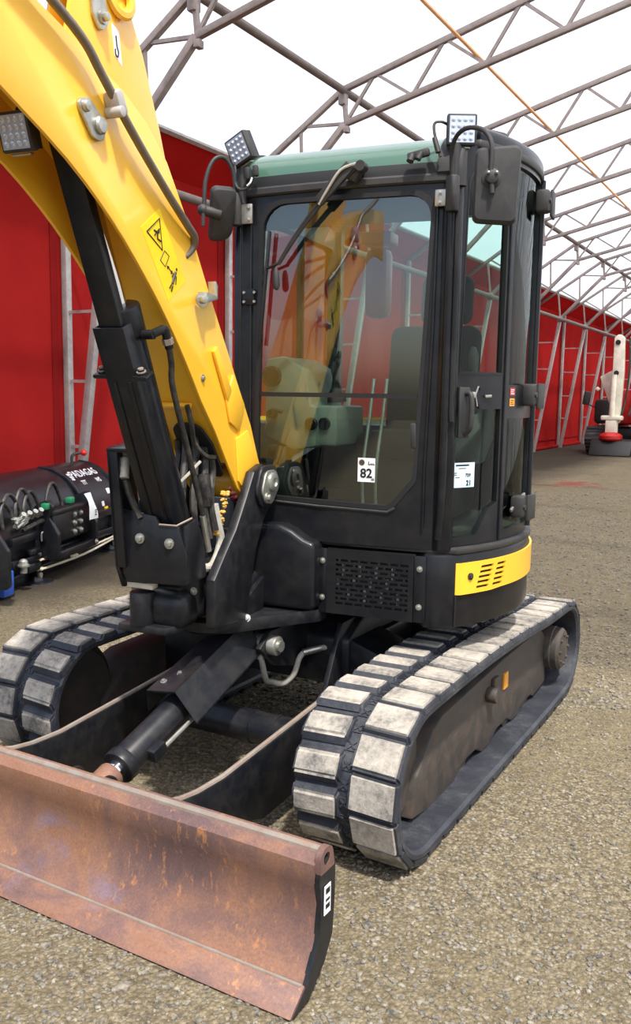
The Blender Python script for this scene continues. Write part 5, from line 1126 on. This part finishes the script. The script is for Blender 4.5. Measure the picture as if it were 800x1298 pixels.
    line([Q(-0.004, 0.170), Q(0.010, 0.205)], 0.0020); line([Q(-0.008, 0.180), Q(-0.004, 0.170), Q(0.004, 0.178)], 0.002); line([Q(0.001, 0.200), Q(0.010, 0.205), Q(0.012, 0.196)], 0.002)
    line([Q(-0.012, 0.232), Q(0.030, 0.212)], 0.0052); line([Q(-0.018, 0.232), Q(-0.036, 0.236)], 0.003); line([Q(-0.014, 0.240), Q(-0.032, 0.250)], 0.003); line([Q(0.026, 0.226), Q(0.006, 0.246)], 0.0022); line([Q(0.018, 0.208), Q(0.0, 0.214)], 0.0022)
    b = B(); b.sphere(Q(0.042, 0.208), 0.0055, (0.3, 1, 1), 10, 6); part('warning_sign', b, M['ink'], bm_)
    # work light under the boom
    work_light('work_light', V(-0.170, -1.965, 2.352), V(0.05, -1, -0.30), (0, -0.3, 1), 0.105, label='square work light under the boom')
    b = B(); b.tube([(BX-0.01, -1.95, 2.40), (BX+0.0, -1.945, 2.43), (BX+0.01, -1.92, 2.45)], 0.012, 8, 4); b.box((BX, -1.93, 2.425), (0.05, 0.02, 0.06), bev=0.005); part('lamp_bracket', b, M['gasket'])
boom()

def boom_cylinder():
    Bt, Tp = V(-0.160, -1.100, 0.99), V(-0.140, -1.800, 2.50); d = (Tp-Bt).normalized(); n = V(1, 0, 0).cross(d).normalized()
    if n.y > 0: n = -n                                              # n points forward and down, away from the boom
    L = (Tp-Bt).length; P = lambda t, f=0.0, x=0.0: Bt+d*t+n*f+V(x, 0, 0)
    b = B(); b.cyl(P(0.06), P(1.0), 0.062, n=28, bev=0.004); b.cyl(P(0.93), P(1.03), 0.070, n=28, bev=0.008); b.cyl(P(0, 0, -0.07), P(0, 0, 0.07), 0.065, n=24)
    c = part('boom_cylinder', b, M['black'])
    b = B(); b.cyl(P(1.0), P(L-0.02), 0.030, n=24); part('rod', b, M['chrome'], c, 'bright chrome rod')
    b = B(); b.cyl(P(L, 0, -0.085), P(L, 0, 0.085), 0.055, n=22, bev=0.005); part('rod_eye', b, M['black'], c)
    b = B(); b.hexbolt(P(1.03, 0.05, 0.02), d, 0.012, 0.018); part('gland_bolt', b, M['edge'], c)
    # steel guard over the rod, fixed to the rod eye, and the sleeve it slides into
    b = B()
    b.bar(P(0.10, 0.068, 0.0), P(L+0.02, 0.068, 0.0), 0.085, 0.008, n, 0.002); b.bar(P(0.10, 0.052, 0.038), P(L+0.02, 0.052, 0.038), 0.008, 0.034, n, 0.002); b.bar(P(0.10, 0.052, -0.038), P(L+0.02, 0.052, -0.038), 0.008, 0.034, n, 0.002)
    part('rod_guard', b, M['black'], c, 'black rod guard channel')
    b = B()
    b.bar(P(0.10, 0.084, 0.0), P(0.985, 0.084, 0.0), 0.118, 0.008, n, 0.002); b.bar(P(0.10, 0.048, 0.055), P(0.985, 0.048, 0.055), 0.008, 0.072, n, 0.002); b.bar(P(0.10, 0.048, -0.055), P(0.985, 0.048, -0.055), 0.008, 0.072, n, 0.002)
    sl = part('guard_sleeve', b, M['black'], c)
    for x in (-0.03, 0.03):
        b = B(); b.bar(P(0.22, 0.089, x), P(0.80, 0.089, x), 0.018, 0.008, n, 0.003); part('sleeve_rib', b, M['black'], c)
    for x, f, in ((0.078, 0.075), (-0.085, 0.06)):
        b = B(); b.bar(P(0.815, f, x-0.03), P(0.815, f, x+0.03), 0.05, 0.016, d, 0.006); b.hexbolt(P(0.823, f, x), d, 0.012, 0.016, ); part('clamp_lug', b, M['black'], c)
        b = B(); b.hexbolt(P(0.826, f, x), d, 0.011, 0.018); part('clamp_bolt', b, M['edge'], c)
    # feed pipe on the boom side of the barrel
    e = P(0.93, 0.0, 0.065)
    b = B(); b.cyl(e, e+V(0.045, 0, 0), 0.016, n=12); b.bar(e+V(0.035, 0, 0)-n*0.0, e+V(0.055, 0, 0)-n*0.06, 0.026, 0.026, d, 0.006); b.cyl(e+V(0.055, 0, 0)-n*0.055, e+V(0.055, 0, 0)-n*0.055-d*0.07, 0.015, n=12); part('pipe_elbow', b, M['black'], c)
    b = B(); b.cyl(e+V(0.055, 0, 0)-n*0.055-d*0.035, e+V(0.055, 0, 0)-n*0.055-d*0.055, 0.019, n=6); part('pipe_nut', b, M['edge'], c)
    q = lambda t, f, x: P(t, f, x)
    b = B(); b.tube([e+V(0.055, 0, 0)-n*0.055-d*0.06, q(0.80, -0.06, 0.11), q(0.72, -0.05, 0.10), q(0.5, -0.05, 0.10), q(0.25, -0.05, 0.10), q(0.17, -0.045, 0.10)], 0.011, 10, 5); part('feed_hose', b, M['hose'], c)
    b = B(); b.tube([q(0.20, -0.045, 0.10), q(0.15, -0.04, 0.10), q(0.05, -0.03, 0.10)], 0.0125, 10, 4); part('feed_pipe_end', b, M['zinc'], c, 'bright metal end of the feed hose')
boom_cylinder()

# ================================================================== snow plough by the red wall
def plough():
    s0 = V(-4.30, 3.04, 0); u = V(0.35, -0.937, 0).normalized(); n = V(0.937, 0.35, 0).normalized()
    X = Matrix((u, n, V(0, 0, 1))).transposed().to_4x4(); X.translation = s0
    T = thing('snow_plough', 'black snow plough standing on round feet against the red wall', 'plough', s0)
    inv = Matrix.Translation(-s0)
    def pp(name, b, mat, parent=None, label=None, kind=None, ang=35): return link(name, b.mesh(inv @ X, ang), mat, parent or T, label, kind)
    # local: x along the span (right foot = 0, left foot = 1.655), y towards the camera, z up
    prof = [(-0.05, 0.10), (0.0, 0.28), (0.0, 0.48), (-0.06, 0.66), (-0.17, 0.80), (-0.32, 0.885), (-0.46, 0.91)]
    pr = smooth_path([(0, a, c) for a, c in prof], 4)
    b = B(); b.prism([(p.y, p.z) for p in pr]+[(p.y-0.03, p.z-0.02) for p in reversed(pr)], 'x', -0.24, 2.75); mb = pp('moldboard', b, M['black'], ang=25)
    b = B()
    for x in (-0.24, 2.75): b.prism([(p.y+0.02, p.z+0.012) for p in pr]+[(-0.5, 0.85), (-0.35, 0.4), (-0.30, 0.10)], 'x', x-0.015, x+0.015, bev=0.004, ang=60)
    pp('end_rib', b, M['black'], mb)
    b = B(); b.prism([(p.y+0.03, p.z+0.014) for p in pr]+[(p.y, p.z) for p in reversed(pr)], 'x', 0.62, 0.68, bev=0.004, ang=60); pp('rib', b, M['black'], mb)
    b = B(); b.box((0.95, 0.02, 0.42), (2.3, 0.05, 0.07), bev=0.01); b.box((0.95, 0.02, 0.22), (2.3, 0.05, 0.07), bev=0.01); pp('cross_rail', b, M['black'], mb)
    for x in (-0.24, 2.27):
        b = B(); b.box((x, 0.05, 0.12), (0.16, 0.10, 0.20), bev=0.015); pp('blade_end', b, M['blue'], None, 'blue plastic blade end')
    b = B(); b.box((1.02, -0.06, 0.06), (2.5, 0.05, 0.10), bev=0.008); pp('cutting_edge', b, M['black'])
    # mounting frame with hook plates
    for x in (0.78, 1.58):
        b = B(); b.prism(roundpoly([(0.06, 0.20), (0.20, 0.18), (0.20, 0.42), (0.12, 0.56), (0.16, 0.66), (0.10, 0.72), (-0.02, 0.66), (-0.02, 0.30)], [0.02, 0.06, 0.05, 0.03, 0.04, 0.04, 0.03, 0.02], 4), 'x', x-0.03, x+0.03, bev=0.006, ang=50); pp('hook_plate', b, M['black'])
    b = B(); b.box((1.18, 0.12, 0.46), (0.80, 0.05, 0.26), bev=0.012); b.box((1.18, 0.12, 0.60), (0.84, 0.09, 0.05), bev=0.012); b.box((1.18, 0.15, 0.22), (0.84, 0.06, 0.07), bev=0.01); mf = pp('mount_frame', b, M['black'])
    for x in (1.04, 1.17):
        for z in (0.38, 0.46, 0.54):
            b = B(); b.hexbolt((x, 0.146, z), (0, 1, 0), 0.018, 0.025); pp('bolt', b, M['zinc'], mf)
    b = B(); b.hexbolt((0.84, 0.21, 0.235), (0, 1, 0), 0.018, 0.02); b2 = pp('bolt', b, M['zinc'], mf)
    for x in (0.0, 1.655):
        b = B(); b.box((x, 0.0, 0.22), (0.085, 0.085, 0.36), bev=0.008); ft = pp('foot', b, M['black'])
        b = B(); b.lathe([(0.16, 0.0), (0.155, 0.012), (0.07, 0.02), (0.05, 0.06), (0.0, 0.06)], (x, 0, 0.0), (0, 0, 1), 32); pp('foot_disc', b, M['black'], ft)
        for z in (0.065, 0.25):
            b = B(); b.cyl((x, 0.04, z), (x, 0.06, z), 0.026 if z < 0.1 else 0.016, n=14); pp('foot_pin', b, M['zinc'], ft)
        b = B(); b.box((x, -0.0, 0.125), (0.10, 0.095, 0.014)); pp('foot_band', b, M['galv'], ft)
        b = B(); b.tube([(x-0.02, 0.06, 0.36), (x-0.02, 0.06, 0.43), (x-0.06, 0.06, 0.435)], 0.007, 6, 3); pp('foot_clip', b, M['galv'], ft)
    for x in (-0.16, 2.02):
        b = B(); b.lathe([(0.0, 0.12), (0.02, 0.115), (0.035, 0.10), (0.04, 0.07), (0.05, 0.07), (0.05, 0.055), (0.03, 0.05), (0.03, 0.0)], (x, 0.09, 0.16), (0, 0, 1), 16); pp('spring_nut', b, M['zinc'])
    b = B(); b.box((1.80, 0.06, 0.30), (0.16, 0.06, 0.05), bev=0.01); b.box((1.78, 0.04, 0.16), (0.2, 0.06, 0.08), bev=0.015); pp('side_link', b, M['black'])
    # left end wing plate with its sticker
    b = B(); b.prism(roundpoly([(0.0, 0.14), (0.26, 0.14), (0.26, 0.44), (0.14, 0.62), (0.0, 0.66)], 0.04, 4), 'x', 2.52, 2.57, bev=0.006, ang=50); wg = pp('side_wing', b, M['black'])
    b = B(); b.prism([(0.10, 0.48), (0.20, 0.42), (0.17, 0.56), (0.10, 0.62)], 'x', 2.517, 2.5195); pp('wing_sticker', b, M['white'], wg, 'pale blue white sticker')
    # hydraulic hoses and couplers
    for x0, x1, h in ((2.25, 1.95, 0.80), (2.02, 1.75, 0.82), (1.88, 1.62, 0.79), (1.48, 1.20, 0.82), (2.4, 2.1, 0.76)):
        b = B(); b.tube([(x0, 0.05, 0.55), (x0, 0.03, 0.68), ((x0*2+x1)/3, 0.02, h), ((x0+x1*2)/3, 0.02, h), (x1, 0.03, 0.68), (x1, 0.06, 0.58)], 0.016, 8, 6); pp('hose', b, M['hose'])
    for x in (1.62, 1.15):
        b = B(); b.box((x, 0.10, 0.665), (0.085, 0.06, 0.055), bev=0.01); pp('coupler_cap', b, M['green'], None, 'green coupler cap')
    rnd = random.Random(2); b = B()
    for k in range(7): b.tube([(2.05+rnd.uniform(-0.12, 0.12), 0.06+rnd.uniform(0, 0.06), 0.58+rnd.uniform(-0.03, 0.05)) for q in range(4)], 0.014, 7, 4)
    for k in range(4): b.cyl((1.75+0.1*k, 0.08, 0.60), (1.78+0.1*k, 0.14, 0.66), 0.022, n=10)
    pp('valve_block', b, M['zinc'])
    b = B(); b.tube([(0.9, -0.02, 0.52), (1.2, 0.04, 0.56), (1.6, 0.06, 0.54), (1.95, 0.05, 0.50)], 0.02, 8, 4); pp('hose', b, M['hose'])
    # marker lamp
    b = B(); b.tube([(0.02, -0.40, 0.88), (0.02, -0.40, 0.97), (0.0, -0.38, 1.0), (-0.05, -0.34, 1.01)], 0.016, 8, 4); ml = pp('marker_lamp', b, M['plastic'])
    b = B(); b.sphere((-0.075, -0.31, 1.01), 0.032); pp('lamp_lens', b, M['lens_red'], ml, 'red lens')
    # print and stickers on the moldboard: a frame lying on the curved back
    def on(x, q):
        P = [V(0, p.y, p.z) for p in pr]; t = q*(len(P)-1); i = min(int(t), len(P)-2); a = P[i].lerp(P[i+1], t-i); d = (P[i+1]-P[i]).normalized(); nn = V(0, d.z, -d.y)
        if nn.y < 0: nn = -nn
        return V(x, a.y, a.z)+nn*0.003, d
    o, d = on(0.20, 0.70); text('lettering', 'PADAGAS', plane_M(o, (-1, 0, 0), d), 0.135, M['white'], T, inv @ X, bold=0.0008)
    o, d = on(0.36, 0.59); text('lettering', 'TIT', plane_M(o, (-1, 0, 0), d), 0.075, M['white'], T, inv @ X, bold=0.001); o, d = on(0.02, 0.59); text('lettering', 'WS', plane_M(o, (-1, 0, 0), d), 0.075, M['white'], T, inv @ X, bold=0.001)
    o, d = on(0.555, 0.68); Mo = plane_M(o, (-1, 0, 0), d)
    b = B()
    for q in ([(-0.05, 0.05), (0.05, 0.05), (0.05, 0.02), (-0.05, 0.02)], [(-0.05, 0.02), (-0.02, 0.02), (-0.02, -0.01), (-0.05, -0.01)], [(-0.02, 0.01), (0.05, 0.01), (0.05, -0.05), (0.02, -0.05), (0.02, -0.01), (-0.02, -0.01)], [(-0.05, -0.02), (0.01, -0.02), (0.01, -0.05), (-0.05, -0.05)]):
        t = bmesh.new(); t.faces.new([t.verts.new(Mo @ V(a, c, 0.0)) for a, c in q]); r = bmesh.ops.extrude_face_region(t, geom=t.faces[:]); bmesh.ops.translate(t, vec=Mo.to_3x3() @ V(0, 0, 0.001), verts=[v for v in r['geom'] if isinstance(v, bmesh.types.BMVert)]); b._in(t)
    pp('emblem', b, M['white'], T, 'white square emblem')
    for x, q, w, h, mt in ((-0.06, 0.46, 0.09, 0.06, 'white'), (-0.10, 0.33, 0.08, 0.05, 'brown'), (0.10, 0.30, 0.09, 0.07, 'sticker_yellow'), (0.16, 0.36, 0.06, 0.05, 'white')):
        o, d = on(x, q); Mo = plane_M(o, (-1, 0, 0), d); b = B(); t = bmesh.new(); bmesh.ops.create_cube(t, size=1); bmesh.ops.scale(t, vec=(w, h, 0.001), verts=t.verts); b._in(t, 0, 0, 2, Mo)
        pp('sticker', b, M.get(mt) or bpy.data.materials[mt], None, {'white': 'white sticker', 'brown': 'dark sticker', 'sticker_yellow': 'yellow sticker'}[mt])
    # paper sheet hanging over the frame
    b = B(); b.grid(lin(0.80, 0.95, 5), lin(0, 1, 6), lambda x, t, d: (x+0.02*t, 0.215+0.01*sin(t*5+x*20)+d-0.07*(1-t)*(1-t), 0.70-0.24*t), 0.002)
    pap = b; o = link('paper_sheet', pap.mesh(X), M['white']); tag(o, 'white printed paper sheet hanging on the black snow plough', 'paper')
    b = B()
    for k, (z, w) in enumerate(((0.60, 0.02), (0.545, 0.04), (0.525, 0.03), (0.50, 0.04))): b.box((0.89-0.02*(k > 0), 0.229, z), (w, 0.001, 0.014))
    link('paper_print', b.mesh(X), M['pipe'], o)
    b = B(); b.tube([(0.0, 0.055, 0.155), (0.8, 0.06, 0.15), (1.655, 0.055, 0.20)], 0.011, 7, 4); b.tube([(0.0, 0.055, 0.135), (0.8, 0.065, 0.10), (1.655, 0.055, 0.115)], 0.011, 7, 4); b.sphere((0.98, 0.06, 0.12), 0.025, (2.2, 1, 0.8)); b.sphere((1.05, 0.06, 0.12), 0.02, (1.5, 1, 1))
    for x in (0.0, 1.655):
        for z in (0.12,): b.tube([(x-0.052, 0.052, z), (x+0.052, 0.052, z), (x+0.052, -0.052, z), (x-0.052, -0.052, z), (x-0.052, 0.052, z)], 0.009, 6)
    tag(link('rope', b.mesh(X), M['rope']), 'cream rope knotted between the two round feet of the plough', 'rope')
plough()

# ================================================================== second excavator far down the tent
def far_excavator():
    o = V(-2.9, 25.4, 0)
    T = thing('white_excavator', 'large white excavator with raised arm far back against the red wall', 'excavator', o)
    def p(name, b, mat, parent=None, label=None): return link(name, b.mesh(), mat, parent or T, label)
    for s in (-1, 1):
        b = B(); x0, x1 = sorted((s*0.62, s*1.22))
        b.prism(roundpoly([(-1.5, 0.0), (1.5, 0.0), (1.9, 0.35), (1.9, 0.6), (1.6, 0.85), (-1.6, 0.85), (-1.9, 0.6), (-1.9, 0.35)], 0.2, 4), 'x', x0, x1, bev=0.03, ang=60); tr = p('crawler_track', b, M['rubber'])
        for k in range(7):
            b = B(); b.box((s*0.92, -1.92+0.05*abs(k-3)**1.3, 0.16+0.11*k), (0.56, 0.05, 0.05)); p('track_shoe', b, M['brown'], tr)
    b = B(); b.box((0, 0, 0.55), (1.3, 1.6, 0.5), bev=0.06); p('undercarriage_frame', b, M['black2'])
    b = B(); b.box((0.25, 0.6, 1.45), (2.2, 3.0, 1.1), bev=0.12); p('upper_body', b, M['red'])
    b = B(); b.box((-0.75, -0.6, 1.30), (0.8, 1.0, 0.75), bev=0.10); p('tank_box', b, M['plastic']); b = B(); b.box((0.95, -0.2, 1.95), (0.85, 1.5, 1.6), bev=0.12); cb = p('cab', b, M['plastic'])
    b = B(); b.prism([(0.60, 1.55), (1.28, 1.55), (1.28, 2.45), (0.70, 2.5), (0.60, 2.35)], 'y', -0.97, -0.94); p('cab_window', b, M['glass'], cb)
    b = B(); b.prism([(-0.93, 2.35), (-0.55, 2.55), (-0.50, 1.70), (-0.62, 1.55)], 'y', -1.55, -1.35, bev=0.03); b.box((-0.98, -1.5, 1.98), (0.12, 0.12, 0.1), rot=(0, 40, 0), bev=0.02); p('boom_shield', b, M['cream'])
    # arm and boom
    b = B(); b.prism(roundpoly([(-0.55, 0.95), (-0.22, 0.95), (-0.18, 2.5), (-0.22, 3.5), (-0.36, 3.6), (-0.50, 3.5), (-0.50, 2.5)], 0.08, 4), 'y', -1.9, -1.65, bev=0.03, ang=60); am = p('dipper_arm', b, M['cream'])
    for z in (2.45, 3.35):
        b = B(); b.cyl((-0.38, -1.93, z), (-0.38, -1.90, z), 0.075, n=14); p('pin', b, M['gasket'], am)
    b = B(); b.cyl((-0.42, -2.02, 1.1), (-0.42, -2.02, 2.4), 0.085, n=16); p('bucket_cylinder', b, M['cream'])
    b = B(); b.prism([(0.0, 1.5), (0.35, 1.5), (0.40, 3.2), (0.25, 3.7), (-0.2, 3.6), (-0.2, 3.3), (0.08, 3.2)], 'y', -1.1, -0.75, bev=0.05, ang=60); p('boom', b, M['cream'])
    for x in (-0.10, 0.12):
        b = B(); b.tube([(x, -1.6, 3.5), (x+0.05, -1.7, 2.6), (x-0.02, -1.7, 1.6), (x-0.1, -1.8, 1.2)], 0.03, 7, 5); p('hose', b, M['hose'])
    b = B(); b.box((-0.42, -1.95, 1.12), (0.62, 0.3, 0.14), bev=0.04); b.box((-0.42, -1.95, 0.88), (0.34, 0.26, 0.46), bev=0.04); p('coupler', b, M['cream'])
    b = B(); b.lathe([(0.30, 0), (0.34, 0.05), (0.34, 0.14), (0.28, 0.2), (0.15, 0.25)], (-0.42, -2.0, 0.45), (0, 0, 1), 20); p('tiltrotator', b, M['red'])
    b = B(); b.prism([(-2.5, 0.02), (-1.9, 0.02), (-1.75, 0.25), (-1.8, 0.50), (-2.2, 0.45)], 'x', -0.95, 0.25, bev=0.03); p('bucket', b, M['gasket'])
    b = B(); b.box((-1.42, -0.95, 1.70), (0.22, 0.06, 0.42), rot=(0, 8, 0), bev=0.03); b.tube([(-1.35, -0.95, 1.5), (-1.1, -0.95, 1.4)], 0.02, 6); p('mirror', b, M['plastic'])
    b = B(); b.box((0.45, -1.35, 1.15), (0.6, 0.5, 0.5), bev=0.05); p('tool_box', b, M['red'])
far_excavator()

b = B(); b.tube([(1.74, -1.36, 0.012), (1.80, -1.36, 0.014), (1.87, -1.39, 0.012)], 0.0025, 6, 4)
tag(link('straw', b, M['rope']), 'single dry straw lying on the gravel beside the machine', 'straw')
